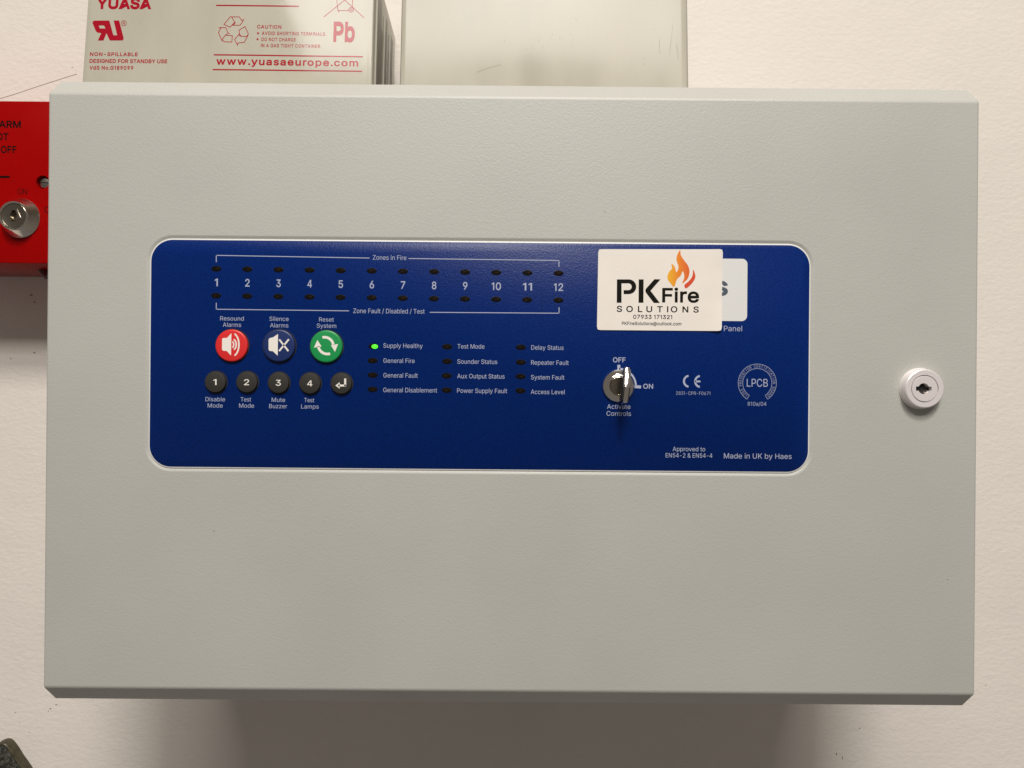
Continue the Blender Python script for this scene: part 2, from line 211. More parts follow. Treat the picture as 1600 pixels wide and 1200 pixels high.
# sans-serif letter outlines: advance, then closed loops x,y,x,y... in thousandths of an em
FONT = json.loads(r'''{" ":[188],"&":[448,[186,-7,152,-3,120,7,92,22,72,40,53,64,43,84,38,98,35,114,34,142,36,158,40,174,47,190,58,206,86,236,135,276,112,304,97,326,86,346,80,362,75,388,75,408,79,430,86,448,91,458,102,474,116,486,130,496,148,505,166,510,184,512,208,513,234,510,252,505,270,496,284,488,300,472,312,454,320,434,324,412,324,394,321,378,314,358,301,336,288,321,272,306,219,266,328,134,330,136,338,156,344,176,348,198,349,224,408,224,406,184,400,152,386,116,379,104,367,86,437,0,364,0,328,42,304,22,272,7,252,1,226,-5,204,-7],[180,46,210,47,222,49,242,55,268,68,292,86,172,230,136,204,122,189,113,178,104,162,99,150,97,138,97,124,99,110,104,96,112,82,124,70,138,60,150,54,166,49],[182,310,224,340,242,356,255,374,260,388,262,398,262,412,260,422,255,432,242,448,230,456,220,459,206,461,188,460,174,456,164,450,156,444,147,434,139,416,137,406,137,392,140,376,144,364,161,338]],"-":[453,[114,188,114,244,337,244,336,188]],".":[188,[90,-4,80,-2,74,1,66,6,58,14,51,30,50,48,54,62,66,76,82,85,90,87,100,87,110,84,120,80,134,66,140,52,141,34,135,18,130,12,122,4,106,-3]],"/":[249,[14,-76,177,530,180,533,234,533,72,-74,70,-76]],"0":[453,[220,-7,188,-3,164,4,150,10,132,22,121,32,102,52,90,68,78,90,70,110,63,130,56,160,49,214,48,276,53,332,63,378,70,398,79,420,87,434,102,456,110,465,130,484,144,494,162,503,188,512,212,516,232,516,254,514,276,509,292,503,310,494,332,476,344,466,358,448,365,436,383,398,390,378,397,348,404,294,405,232,400,176,390,130,375,90,363,68,351,52,332,32,322,24,306,12,292,5,278,0,256,-5,234,-7],[216,50,242,51,254,54,268,58,278,64,288,72,308,94,322,120,333,154,341,196,344,234,344,274,339,326,331,362,327,376,316,400,302,422,280,443,270,450,254,456,230,460,206,458,190,453,180,448,170,442,156,428,143,410,130,386,121,358,114,326,109,274,109,234,113,188,120,154,132,118,149,90,168,70,176,64,192,56]],"1":[453,[76,0,76,55,210,55,212,56,212,448,208,447,86,359,86,426,198,509,276,509,276,56,390,55,391,0]],"2":[453,[64,0,64,48,254,249,281,280,301,308,311,326,317,344,320,362,320,380,318,394,313,410,307,420,297,432,286,442,258,455,230,460,206,459,184,453,166,443,148,428,135,406,129,386,126,362,66,362,67,386,70,402,80,432,86,442,98,458,120,480,144,496,170,508,204,515,234,516,268,511,296,502,314,492,335,476,355,454,370,428,378,404,381,382,381,360,376,332,369,312,358,290,345,270,323,242,276,190,158,66,154,60,153,58,388,57,389,0]],"3":[453,[208,-7,174,-3,142,6,114,20,88,38,70,58,56,80,47,108,44,132,108,132,111,118,117,102,126,88,136,76,148,67,164,59,192,52,226,50,246,52,260,55,276,61,290,69,302,78,312,90,321,104,326,118,329,136,329,154,326,172,322,184,316,196,306,210,296,220,280,231,268,237,252,242,218,248,158,248,157,250,158,300,286,446,288,448,288,452,70,452,70,508,372,509,372,460,222,290,260,289,274,287,298,280,320,270,336,260,359,238,376,214,385,194,390,176,393,156,393,134,390,112,387,102,376,76,361,54,344,35,318,17,294,6,266,-2,242,-6]],"4":[453,[282,0,282,105,42,105,40,106,40,158,244,504,248,509,311,508,116,178,109,164,110,163,282,163,282,318,342,318,343,164,412,163,413,106,344,105,343,0]],"5":[453,[210,-7,188,-4,158,3,130,16,114,26,105,34,86,56,78,68,70,84,62,110,60,130,122,130,127,108,136,92,148,78,166,64,182,56,204,51,228,50,248,53,268,60,286,70,302,86,314,104,323,126,327,144,328,172,325,192,320,208,314,222,298,244,284,256,274,262,264,268,246,274,224,277,210,277,188,274,172,270,152,262,128,246,67,254,96,508,366,509,366,452,151,452,134,302,136,302,150,312,168,321,194,330,210,333,222,334,248,333,278,327,294,321,316,310,332,298,351,278,361,266,370,252,381,226,387,206,390,188,391,150,389,132,383,106,375,86,369,76,357,58,344,42,326,26,312,17,288,5,268,-1,250,-5,228,-7]],"6":[453,[216,-7,204,-6,182,-2,162,5,142,14,118,32,102,48,93,60,84,74,78,86,72,104,67,124,64,150,64,174,67,196,73,220,82,244,95,272,108,294,144,350,252,508,320,509,321,508,313,496,176,298,196,307,212,312,228,314,258,313,276,310,300,303,316,296,334,282,354,264,365,248,372,236,382,210,387,188,389,170,389,144,386,120,377,90,365,68,350,46,328,26,310,14,280,1,248,-6],[216,48,234,48,256,52,274,60,290,71,302,82,313,98,320,114,326,138,327,168,324,188,318,206,309,222,302,232,292,242,278,252,264,259,244,264,220,265,200,262,184,257,168,248,154,236,141,220,132,202,126,178,125,148,128,128,134,110,144,92,158,74,174,62,192,54]],"7":[453,[98,0,307,416,323,448,323,450,322,452,62,452,62,508,390,509,391,448,166,2,164,0]],"8":[453,[214,-7,180,-3,148,6,116,22,92,40,77,58,66,74,60,88,53,114,52,146,55,168,61,186,73,210,84,224,96,236,114,250,134,260,153,266,152,267,138,272,124,278,110,288,94,306,86,318,79,332,71,360,70,390,74,414,81,434,91,452,107,470,120,482,138,494,156,503,180,511,204,515,234,516,272,511,296,503,314,494,338,477,350,464,364,446,372,430,379,410,382,390,381,360,373,332,366,318,358,306,340,286,326,278,316,272,300,267,300,266,320,259,344,246,356,236,375,216,389,192,397,170,401,144,401,126,396,98,385,72,368,48,360,40,344,26,312,9,286,0,252,-6],[212,50,234,49,254,51,278,57,294,64,308,75,319,86,326,96,334,114,337,132,337,148,334,164,325,184,315,198,302,210,290,220,266,229,244,234,218,235,196,232,176,226,156,215,138,199,126,184,118,164,115,148,116,124,122,104,133,86,150,70,170,59,188,53],[212,290,232,290,250,292,268,297,280,304,291,312,304,326,315,346,319,366,319,384,315,404,308,420,300,432,288,442,276,448,258,456,234,460,214,460,192,455,176,448,164,442,151,430,144,418,136,400,133,384,134,358,139,342,147,326,158,314,170,304,192,295]],"9":[453,[132,0,131,2,139,14,275,210,258,202,236,196,224,195,196,196,176,199,154,206,132,216,114,230,100,244,89,258,77,280,70,300,66,320,64,340,64,364,69,398,78,424,96,452,116,476,144,494,160,503,176,508,206,515,240,516,272,510,292,503,310,494,330,481,350,462,368,434,381,404,388,372,389,336,383,300,375,274,366,254,339,204,317,170,200,0],[216,244,234,243,256,247,278,256,290,265,302,276,313,292,320,308,326,330,327,360,325,376,318,400,309,416,301,428,291,438,278,446,264,454,244,459,220,460,204,458,184,452,164,440,151,426,138,408,130,388,126,370,125,342,128,322,134,304,143,286,158,268,174,256,196,247]],"@":[676,[340,-135,308,-133,268,-127,236,-119,208,-109,180,-96,152,-78,130,-60,112,-42,96,-22,75,12,62,42,55,64,48,92,43,122,40,160,40,198,43,234,48,264,54,288,65,320,81,352,97,378,112,396,132,418,154,436,178,451,202,463,236,475,264,483,298,489,326,492,360,492,390,490,416,486,442,480,472,469,500,456,522,442,542,426,564,406,580,386,598,360,611,334,622,304,628,282,633,254,635,230,635,188,633,158,629,126,624,102,615,76,604,56,590,38,578,28,564,20,546,14,524,11,498,12,470,19,450,28,436,41,428,52,423,68,422,68,419,66,410,50,396,36,376,22,364,18,340,14,320,13,294,16,276,21,262,28,242,42,230,54,218,70,202,100,194,128,190,148,188,170,188,194,191,218,196,238,205,262,215,280,227,296,238,308,258,322,278,333,292,338,312,342,344,342,372,337,398,324,408,316,416,306,418,306,419,308,420,335,474,335,474,102,478,86,486,72,494,66,502,62,514,59,524,59,536,62,544,66,552,70,559,78,566,90,575,120,580,166,581,228,576,268,568,298,558,322,544,346,524,372,502,392,482,408,450,424,428,432,400,438,376,441,334,442,294,438,262,431,234,421,208,408,182,389,162,370,148,352,138,338,124,312,117,296,110,274,104,250,100,224,98,196,99,142,102,116,107,92,123,44,136,20,147,4,162,-14,174,-26,192,-40,208,-50,246,-68,288,-79,334,-84,386,-84,432,-76,488,-59,490,-62,504,-106,500,-108,472,-118,412,-131,378,-134],[318,66,344,66,362,69,376,74,390,84,400,94,409,110,417,134,421,158,422,172,421,210,417,232,407,258,400,266,386,280,370,286,344,292,326,292,310,290,290,282,278,273,265,260,256,248,247,226,243,206,242,172,244,154,249,130,258,108,270,90,284,78,300,69]],"A":[480,[16,0,200,508,202,509,276,509,463,0,395,0,346,138,344,142,136,142,134,142,131,134,85,0],[155,200,324,200,287,302,260,384,238,455,192,304]],"B":[456,[60,0,60,508,260,508,276,507,300,502,318,496,336,488,352,476,366,462,379,446,386,432,393,414,396,400,398,384,398,362,396,346,391,328,387,320,378,306,368,296,358,288,336,274,316,267,315,262,332,259,346,254,370,240,384,228,394,216,409,190,413,178,417,158,418,126,413,96,408,82,400,66,391,54,381,42,358,26,332,13,300,4,258,0],[125,58,262,58,296,63,320,72,330,80,343,94,350,108,354,122,355,144,354,154,350,168,345,180,334,196,318,210,300,221,280,228,256,231,126,231],[125,286,250,286,272,290,298,302,309,310,318,320,328,336,334,350,336,364,335,388,330,404,324,416,312,430,300,438,286,445,272,449,246,452,126,452]],"C":[510,[258,-7,234,-5,218,-2,204,1,176,11,150,24,126,42,114,54,94,76,78,100,68,118,57,144,51,164,42,212,40,236,40,272,43,306,47,328,53,352,62,376,83,416,94,432,110,450,128,468,148,482,182,500,204,508,222,512,250,516,276,516,314,511,350,501,380,487,410,465,433,440,452,412,463,386,473,348,408,348,402,370,394,388,387,398,376,412,364,422,342,438,312,450,282,456,248,455,222,450,194,438,168,420,150,404,140,390,130,374,121,356,109,316,103,270,104,224,111,184,119,158,126,142,139,120,153,102,166,89,184,76,210,63,234,56,260,53,276,53,300,56,324,63,342,71,366,88,382,104,392,118,401,136,408,160,472,160,473,158,470,144,463,122,445,86,434,70,422,56,396,34,366,14,336,3,300,-5,276,-7]],"D":[502,[60,0,60,508,234,509,264,507,288,503,310,497,332,489,352,478,370,468,387,454,402,438,418,418,430,398,440,376,451,344,456,324,462,274,462,236,459,204,455,182,446,150,440,134,426,106,412,84,400,70,376,47,350,30,334,22,308,12,274,4,240,0],[125,58,234,58,272,63,296,70,318,80,344,100,362,120,369,130,379,148,385,164,392,188,396,208,399,238,398,286,391,326,379,362,370,378,361,392,354,400,336,416,320,428,304,436,276,446,246,451,230,452,125,452]],"E":[419,[60,0,60,508,372,509,372,452,125,452,126,286,354,286,355,230,354,229,126,229,125,58,126,57,374,57,375,0]],"F":[410,[60,0,60,508,368,509,368,452,125,452,125,278,346,278,346,222,126,221,125,0]],"G":[520,[260,-7,244,-6,218,-2,196,4,170,14,150,24,128,40,110,56,96,72,85,88,68,118,58,142,51,164,47,180,42,212,40,236,40,272,43,306,47,328,53,352,61,376,70,396,82,416,93,432,108,450,126,468,146,482,186,502,204,508,232,514,274,516,314,511,348,501,378,486,408,466,432,442,449,416,465,384,470,368,474,350,408,349,401,368,387,394,376,408,362,422,338,438,324,445,306,451,272,456,252,456,234,453,206,444,178,428,162,416,150,404,142,394,130,374,121,356,114,336,106,300,103,270,103,238,106,208,111,184,119,158,126,142,137,124,154,102,166,89,184,76,214,62,242,55,278,53,298,55,316,59,344,70,368,88,387,108,396,122,405,142,413,172,415,198,284,199,284,256,478,256,478,186,476,164,472,144,468,128,458,104,446,82,436,68,410,42,382,22,360,11,340,4,314,-3,298,-5,276,-7]],"H":[517,[60,0,60,508,125,508,126,289,390,289,392,290,392,508,456,509,457,0,392,0,392,232,126,232,125,230,125,0]],"I":[300,[32,0,32,57,118,58,118,450,116,452,32,452,31,508,268,509,268,452,183,452,183,58,184,57,268,57,269,0]],"K":[467,[60,0,60,508,125,508,124,243,172,302,364,508,447,508,243,288,448,0,372,0,200,242,198,244,125,166,125,0]],"L":[393,[60,0,60,508,124,509,125,58,360,57,361,0]],"M":[628,[60,0,60,508,152,508,282,176,314,73,350,182,476,508,568,509,568,0,504,0,504,334,506,392,506,433,460,300,352,24,344,4,340,0,288,0,286,2,166,300,120,433,120,396,122,336,122,0]],"N":[523,[60,0,60,508,134,509,137,508,355,164,388,108,402,80,401,116,399,138,399,508,462,509,463,0,388,0,386,2,202,290,120,429,120,418,125,316,125,0]],"O":[533,[258,-7,234,-5,204,1,176,11,158,20,138,32,124,44,110,58,93,78,79,98,68,118,57,144,51,164,42,212,40,236,40,272,43,306,47,328,53,352,62,376,70,394,84,418,96,434,114,456,138,476,150,484,186,502,204,508,234,514,274,516,300,514,316,511,330,508,358,498,384,484,396,476,418,456,438,434,450,418,465,392,475,368,482,346,488,318,491,298,493,272,493,236,490,204,486,180,482,162,472,132,464,114,450,90,441,78,424,58,406,41,384,24,348,7,330,1,300,-5,274,-7],[254,54,286,54,304,57,320,62,342,72,358,82,370,92,382,104,393,118,403,134,418,168,425,194,430,236,429,286,422,328,418,342,409,364,403,376,390,396,368,418,342,438,320,447,308,451,294,454,274,456,254,456,234,453,206,444,194,438,176,428,154,407,137,386,126,366,119,350,108,312,103,270,104,224,107,202,112,180,124,146,142,116,162,92,184,76,206,65,218,61,234,56]],"P":[445,[60,0,60,508,244,509,262,508,278,506,300,501,312,497,332,488,358,470,379,448,391,428,403,396,407,378,409,360,408,326,402,296,390,264,372,240,354,222,332,206,300,194,278,189,246,186,126,186,125,0],[125,242,242,242,254,243,278,248,292,253,312,266,325,280,334,296,341,316,344,336,344,360,340,384,333,402,322,419,312,429,300,437,284,445,268,449,242,452,126,452]],"R":[449,[60,0,60,508,246,509,262,508,290,504,308,499,322,494,338,486,360,472,370,461,386,440,396,422,402,406,407,384,409,364,409,340,405,310,399,290,390,270,379,254,366,240,350,227,314,208,428,0,354,0,352,1,246,198,126,198,125,196,125,0],[125,256,244,255,256,256,270,258,292,264,314,276,327,290,335,302,341,318,345,342,345,362,341,386,335,404,325,418,314,429,302,438,292,443,270,449,242,452,126,452]],"S":[447,[212,-9,180,-6,148,2,128,9,110,18,92,30,71,50,55,74,43,104,38,136,40,137,104,137,107,118,116,98,122,88,134,76,146,68,166,59,190,52,202,50,216,49,246,50,264,53,286,60,304,70,316,78,326,88,336,102,341,112,345,124,346,146,343,160,339,170,332,178,324,188,308,198,292,207,256,219,164,245,140,254,114,268,94,282,77,298,64,320,55,342,52,362,52,382,57,410,61,422,70,440,82,456,95,470,112,484,126,492,156,505,172,510,194,514,216,516,238,516,276,511,304,503,332,490,356,472,376,450,388,430,397,408,400,392,401,378,338,378,334,396,327,412,316,425,302,438,284,447,256,456,232,459,210,458,192,456,166,448,150,438,133,424,122,406,116,390,115,368,118,354,125,340,136,330,152,317,168,308,212,293,276,276,312,264,336,252,358,238,382,216,398,192,404,176,407,160,408,128,403,100,398,86,391,72,374,48,350,26,324,12,290,-1,250,-8]],"T":[449,[194,0,193,452,32,452,32,508,416,509,416,452,257,452,257,0]],"U":[517,[248,-8,218,-5,190,1,164,10,142,22,120,38,100,58,85,80,71,108,63,136,60,160,60,508,124,508,124,168,128,144,134,126,143,110,158,90,170,80,188,68,204,61,224,55,248,52,268,52,288,54,306,58,324,64,336,70,348,80,360,90,369,100,381,120,389,144,393,168,393,508,456,509,457,160,453,130,444,102,434,82,412,53,394,35,370,18,340,5,316,-2,284,-7]],"V":[480,[204,0,16,508,82,509,84,508,195,198,242,54,279,176,394,508,396,509,462,509,278,2,276,0]],"W":[686,[156,0,16,509,80,509,83,506,170,172,194,62,203,112,215,162,306,509,378,509,381,506,423,342,462,198,492,64,509,142,602,506,604,509,670,508,530,0,456,0,454,2,365,332,351,390,344,430,342,432,330,370,318,322,231,2,228,0]],"Y":[472,[204,0,203,208,16,508,90,509,92,508,207,320,221,294,236,262,252,296,270,328,380,508,382,509,454,509,268,208,268,0]],"Z":[438,[42,0,42,44,43,48,271,382,323,452,40,452,40,508,396,509,397,464,396,460,171,132,115,56,148,57,398,57,399,0]],"a":[389,[150,-9,128,-6,98,3,82,11,70,20,53,38,39,60,34,74,31,88,30,118,32,132,36,146,46,166,60,180,78,194,102,204,116,209,144,215,244,228,264,234,273,242,276,250,275,274,270,292,260,306,246,318,228,327,202,331,182,330,166,328,154,324,138,316,128,310,116,300,100,274,41,292,52,314,66,333,86,352,114,368,148,379,178,384,212,384,244,378,270,369,298,352,310,338,318,328,327,310,333,292,337,264,337,0,278,0,277,50,276,52,274,52,271,50,262,36,246,18,226,6,202,-3,186,-7,168,-9],[158,46,188,46,216,53,228,58,236,64,246,72,256,82,263,92,269,104,275,124,276,132,276,189,266,184,242,178,210,172,168,167,134,159,116,150,102,138,95,126,92,112,93,92,100,74,112,62,128,52,144,48]],"b":[424,[220,-8,204,-6,190,-3,180,0,164,9,148,20,140,28,119,58,116,59,112,59,112,58,112,0,53,0,54,509,114,508,114,319,118,319,119,320,134,342,147,356,166,370,180,377,198,382,218,384,244,384,262,381,282,376,296,370,312,362,330,348,346,330,360,312,371,292,379,270,385,246,389,218,390,204,389,160,385,132,379,108,370,84,363,70,352,54,340,38,322,22,302,10,284,1,262,-5,236,-8],[208,48,238,48,260,54,274,62,292,78,306,96,319,124,325,148,328,174,328,204,325,230,319,254,307,280,292,301,272,316,252,326,228,330,204,329,182,323,166,316,148,300,133,280,122,256,116,230,113,204,113,174,117,142,125,114,135,94,148,77,168,61,190,51]],"c":[396,[198,-8,186,-7,162,-3,132,8,118,16,102,26,84,44,76,54,56,84,46,108,42,120,35,158,34,202,36,224,40,248,50,278,57,294,69,314,91,340,118,360,148,375,172,381,186,383,218,384,242,381,260,377,280,370,308,354,328,336,342,320,354,298,362,278,304,262,294,284,284,298,274,308,254,321,230,328,214,330,190,329,172,325,152,315,132,298,118,280,105,250,99,226,96,200,97,162,103,132,108,116,115,102,124,88,132,78,152,61,172,51,190,47,202,46,224,47,238,50,250,54,268,64,276,70,289,84,296,96,304,117,363,102,354,78,338,52,320,32,302,18,278,5,254,-3,224,-8]],"d":[424,[186,-8,168,-6,148,-1,132,4,112,16,94,30,78,46,65,64,54,86,41,124,36,150,34,174,34,204,36,228,41,254,49,280,58,300,73,324,94,348,112,362,130,370,144,376,168,382,190,384,212,384,228,381,244,377,260,370,276,358,292,340,306,320,310,319,311,508,372,509,372,0,314,0,313,58,312,59,308,59,306,58,288,32,276,20,252,4,240,-1,222,-6,204,-8],[194,48,222,48,242,54,258,61,274,75,290,96,303,124,309,148,312,174,312,204,307,240,298,268,288,286,271,306,252,320,236,326,212,330,188,329,170,325,152,316,132,299,115,276,105,254,99,230,96,204,96,176,100,144,110,114,120,94,134,76,152,60,174,51]],"e":[404,[202,-8,168,-4,146,2,128,10,118,16,100,28,88,38,74,54,63,72,54,88,42,120,35,158,34,202,39,242,49,276,65,308,86,335,96,346,116,360,144,374,176,382,214,384,246,380,266,374,280,368,296,360,312,347,326,334,336,322,346,306,353,292,361,270,366,252,371,210,371,170,370,169,96,168,98,146,102,128,109,108,118,92,137,72,148,62,160,56,178,50,198,46,220,46,242,49,260,55,274,64,288,76,297,88,306,105,365,90,356,68,344,50,328,32,306,16,284,4,264,-2,236,-7],[96,222,308,221,309,222,309,226,305,248,296,272,287,290,270,308,258,318,238,326,214,330,198,330,176,327,160,321,138,308,126,295,114,280,105,262,99,242]],"h":[410,[54,0,53,508,114,509,114,317,130,342,140,352,152,362,170,372,186,378,208,383,220,384,236,384,266,380,284,374,300,366,314,356,324,346,331,338,342,320,352,292,357,256,357,0,296,0,296,246,293,266,287,284,280,296,274,304,264,313,254,320,238,325,230,327,204,329,190,327,174,323,162,318,146,308,136,296,126,284,118,262,114,238,114,0]],"i":[167,[54,0,53,378,114,379,114,0],[78,443,68,446,60,450,50,458,46,464,42,472,41,488,43,496,48,506,60,518,74,523,88,524,106,518,116,510,122,502,125,494,126,478,124,470,120,462,110,451,100,446,94,444]],"k":[381,[54,0,53,508,114,509,114,212,122,212,284,378,359,378,201,216,371,0,294,0,154,178,114,140,114,0]],"l":[189,[130,-2,120,-1,102,3,86,10,78,16,70,24,61,40,54,64,53,74,54,509,114,508,114,86,115,78,118,66,121,60,130,54,142,52,170,54,181,4,178,2,164,-1]],"m":[610,[54,0,54,379,112,378,112,311,127,340,132,346,148,362,166,374,182,380,196,384,212,386,236,385,250,382,266,376,278,368,294,354,300,346,310,330,318,311,325,326,332,338,340,347,354,360,380,375,402,382,418,385,450,386,466,383,484,378,502,370,510,364,524,352,534,340,545,320,551,304,555,286,557,268,556,0,496,0,496,264,495,272,493,282,487,296,479,308,472,314,460,321,450,325,426,330,412,330,396,328,382,324,370,318,362,312,350,298,343,286,338,272,335,254,334,0,274,0,274,268,273,276,265,296,258,306,248,315,230,325,204,330,192,330,176,327,152,316,134,302,126,290,121,280,117,268,114,248,114,0]],"n":[410,[54,0,53,378,112,378,112,313,128,338,146,357,160,368,188,379,208,383,220,384,256,382,284,374,302,364,314,356,326,344,337,328,348,304,355,276,357,254,357,0,296,0,296,246,293,266,287,284,280,296,274,304,264,313,254,320,238,325,230,327,204,329,190,327,174,323,162,318,146,308,136,296,126,284,118,262,114,238,114,0]],"o":[415,[198,-8,186,-7,162,-3,132,8,118,16,102,26,84,44,76,54,56,84,46,108,42,120,35,158,34,202,36,224,40,248,50,278,67,310,88,337,100,348,118,360,148,375,172,381,186,383,214,384,248,380,268,374,286,367,298,360,316,348,326,338,341,322,354,302,361,288,373,256,380,216,381,172,376,132,365,98,347,64,335,48,322,34,298,16,268,2,248,-4,230,-7],[196,46,224,47,242,51,264,61,282,77,298,98,307,116,315,144,319,174,319,200,315,232,306,262,292,288,274,306,258,318,242,325,230,328,214,330,190,329,164,322,150,314,132,298,118,280,105,250,99,226,96,200,96,174,100,144,108,116,118,96,132,78,152,61,172,51]],"p":[424,[54,-143,53,378,112,379,112,320,114,319,118,320,134,342,148,357,166,370,186,379,212,384,244,384,262,381,282,376,296,370,312,362,324,352,340,338,352,324,371,292,382,258,389,218,390,172,388,150,383,122,379,108,370,84,360,66,346,46,330,30,320,20,304,10,288,3,274,-2,250,-7,236,-8,208,-7,190,-3,178,2,162,10,147,22,138,32,119,58,118,59,114,59,114,-142],[208,48,238,48,260,54,274,62,292,78,306,96,319,124,325,148,328,174,328,204,325,230,319,254,307,280,292,301,272,316,252,326,228,330,204,329,182,323,166,316,148,300,133,280,122,256,116,230,113,204,113,174,117,142,125,114,135,94,148,77,168,61,190,51]],"r":[259,[54,0,53,378,112,379,112,322,114,321,116,322,121,334,126,342,140,358,152,368,170,377,188,382,206,385,242,384,242,323,214,326,202,326,188,324,170,320,154,312,142,304,131,292,124,280,118,266,114,246,114,0]],"s":[365,[170,-8,144,-5,114,2,92,13,80,22,66,34,50,54,42,72,36,94,94,107,100,88,107,76,118,64,130,56,146,50,162,46,174,45,200,46,220,50,232,54,244,62,258,74,265,86,268,98,268,108,264,122,254,136,246,142,232,149,220,153,134,174,110,183,86,196,66,214,54,234,48,256,47,282,51,304,60,324,72,340,92,358,122,373,144,380,176,384,204,384,232,379,246,375,270,364,278,358,296,342,304,332,317,310,324,290,268,277,262,292,255,302,242,316,236,322,220,328,204,332,194,333,170,332,150,327,136,320,126,314,118,304,112,294,109,284,109,270,112,260,117,250,124,242,140,233,164,225,246,204,272,194,292,184,308,170,322,150,330,124,331,98,327,76,316,52,308,42,296,28,276,14,260,6,228,-3,200,-8]],"t":[227,[160,-4,134,0,116,5,106,10,88,24,75,44,68,64,65,82,65,326,6,328,6,379,65,380,66,471,126,470,126,379,204,378,204,327,126,326,126,88,128,76,132,68,136,62,142,56,150,53,164,50,178,50,202,54,213,4,210,1,194,-3]],"u":[410,[172,-5,154,-3,130,4,116,10,102,19,88,30,78,44,67,62,61,78,56,98,53,124,53,378,114,378,114,134,117,112,121,100,131,82,144,68,156,60,176,53,194,50,206,50,220,52,236,56,248,62,262,70,272,80,279,90,289,108,292,118,296,142,296,378,356,379,357,0,298,0,298,68,287,48,273,30,264,22,248,12,230,3,214,-2,190,-5]],"v":[389,[164,0,17,378,84,378,174,132,184,100,194,60,196,59,208,106,220,144,304,378,306,379,370,379,226,2,224,0]],"w":[567,[138,0,97,132,24,379,86,379,88,378,146,170,162,104,169,68,170,67,200,194,252,379,314,379,316,378,362,216,382,138,396,68,398,70,425,184,479,376,482,379,545,378,429,0,370,0,367,2,313,192,284,308,260,212,200,2,198,0]],"x":[379,[22,0,22,2,32,16,155,194,30,378,100,378,160,286,186,240,192,233,228,298,282,378,351,378,225,192,357,0,286,0,222,98,188,155,157,98,92,0]],"y":[389,[82,-145,64,-143,47,-138,61,-86,88,-90,98,-90,112,-87,126,-78,135,-68,146,-50,163,0,17,378,82,379,84,378,169,146,183,102,194,59,203,92,220,144,304,378,306,379,370,379,208,-48,193,-82,182,-100,174,-110,164,-120,148,-131,134,-138,116,-143,98,-145]],"z":[380,[42,0,42,44,43,48,240,302,254,322,252,323,48,323,48,378,332,379,333,332,332,330,128,64,126,58,128,56,338,56,339,0]]}''')
FONT['1'] = [300, [150,0,213,0,213,509,158,509,50,430,50,366,150,436]]
FONT['4'] = [415, [30,108,30,165,245,509,325,509,325,165,390,165,390,108,325,108,325,0,262,0,262,108], [262,165,262,430,98,165]]
FONT['I'] = [185, [60,0,125,0,125,509,60,509]]
FONT['l'] = [166, [53,0,113,0,113,525,53,525]]
def bolder(g, w):
    out = []
    sx = 1+w*0.011
    L = [[Vector((lp[2*k]*sx, lp[2*k+1])) for k in range(len(lp)//2)] for lp in g[1:]]
    area = lambda P: sum(P[i-1].x*P[i].y-P[i].x*P[i-1].y for i in range(len(P)))
    if not L: return out
    flip = area(max(L, key=lambda P: abs(area(P)))) < 0
    for P in L:
        if flip: P = P[::-1]
        if w > 0:                                     # merge corner pairs before moving the outline
            C = [P[0]]
            for p in P[1:]:
                if (p-C[-1]).length < 9: C[-1] = (p+C[-1])/2
                else: C.append(p)
            if len(C) > 4 and (C[0]-C[-1]).length < 9: C[0] = (C[0]+C.pop())/2
            P = C
        Q = []; n = len(P)
        for i in range(n):
            d0 = (P[i]-P[i-1]).normalized(); d1 = (P[(i+1)%n]-P[i]).normalized()
            n0, n1 = Vector((d0.y,-d0.x)), Vector((d1.y,-d1.x)); m = n0+n1
            m = m.normalized()/max(0.6, m.normalized().dot(n0)) if m.length > 1e-4 else n0
            Q.append(P[i]+m*w)
        out.append(Q)
    return out
def glyphs(body, weight=0.0, space=1.0):
    c = bpy.data.curves.new('t', 'CURVE'); c.dimensions = '2D'; c.fill_mode = 'BOTH'
    x = 0.0
    for ch in body:
        g = FONT[ch]
        for P in bolder(g, weight*700):
            sp = c.splines.new('POLY'); sp.points.add(len(P)-1); sp.use_cyclic_u = True
            for q, p in zip(sp.points, P): q.co = (x+p.x/10, p.y/10, 0, 1)
        x += g[0]/10*space*(1+weight*7.7)+weight*20
    o = bpy.data.objects.new('t', c); COL.objects.link(o)
    dg = bpy.context.evaluated_depsgraph_get(); me = bpy.data.meshes.new_from_object(o.evaluated_get(dg))
    bpy.data.objects.remove(o); bpy.data.curves.remove(c)
    for v in me.vertices: v.co = v.co/100
    return me
_cap = {}
def capheight(weight):
    if weight not in _cap:
        m = glyphs('H', weight); _cap[weight] = (max(v.co.y for v in m.vertices), min(v.co.y for v in m.vertices))
    return _cap[weight]

class Plane:
    """a real flat face that carries print: local XZ of `frame` at depth y"""
    def __init__(s, y, frame=None, warp=None): s.y, s.frame, s.warp = y, frame, warp
    def at(s, u, v): return on_plane(u, v, s.y, s.frame)
    def put(s, me, lift=0.00004):
        for vtx in me.vertices:
            x, z = vtx.co.x, vtx.co.y
            y = s.y - lift + (s.warp(x, z) if s.warp else 0)
            p = Vector((x, y, z)); vtx.co = (s.frame @ p) if s.frame else p
        me.update(); return me
def text(pl, body, u0, u1, vb, cap, m, parent, weight=0.0, space=1.0, name='lettering', lift=0.00004):
    x0, z0 = pl.at(u0, vb); x1, z1 = pl.at(u1, vb); _, zc = pl.at((u0+u1)/2, vb); _, zt = pl.at((u0+u1)/2, vb-cap)
    me = glyphs(body, weight, space); ct, cb = capheight(weight); k = (zt-zc)/(ct-cb)
    a = min(v.co.x for v in me.vertices); b = max(v.co.x for v in me.vertices)
    for v in me.vertices: v.co = ((v.co.x-a)/(b-a)*(x1-x0)+x0, (v.co.y-cb)*k+zc, 0)
    return link(name, pl.put(me, lift), m, parent)
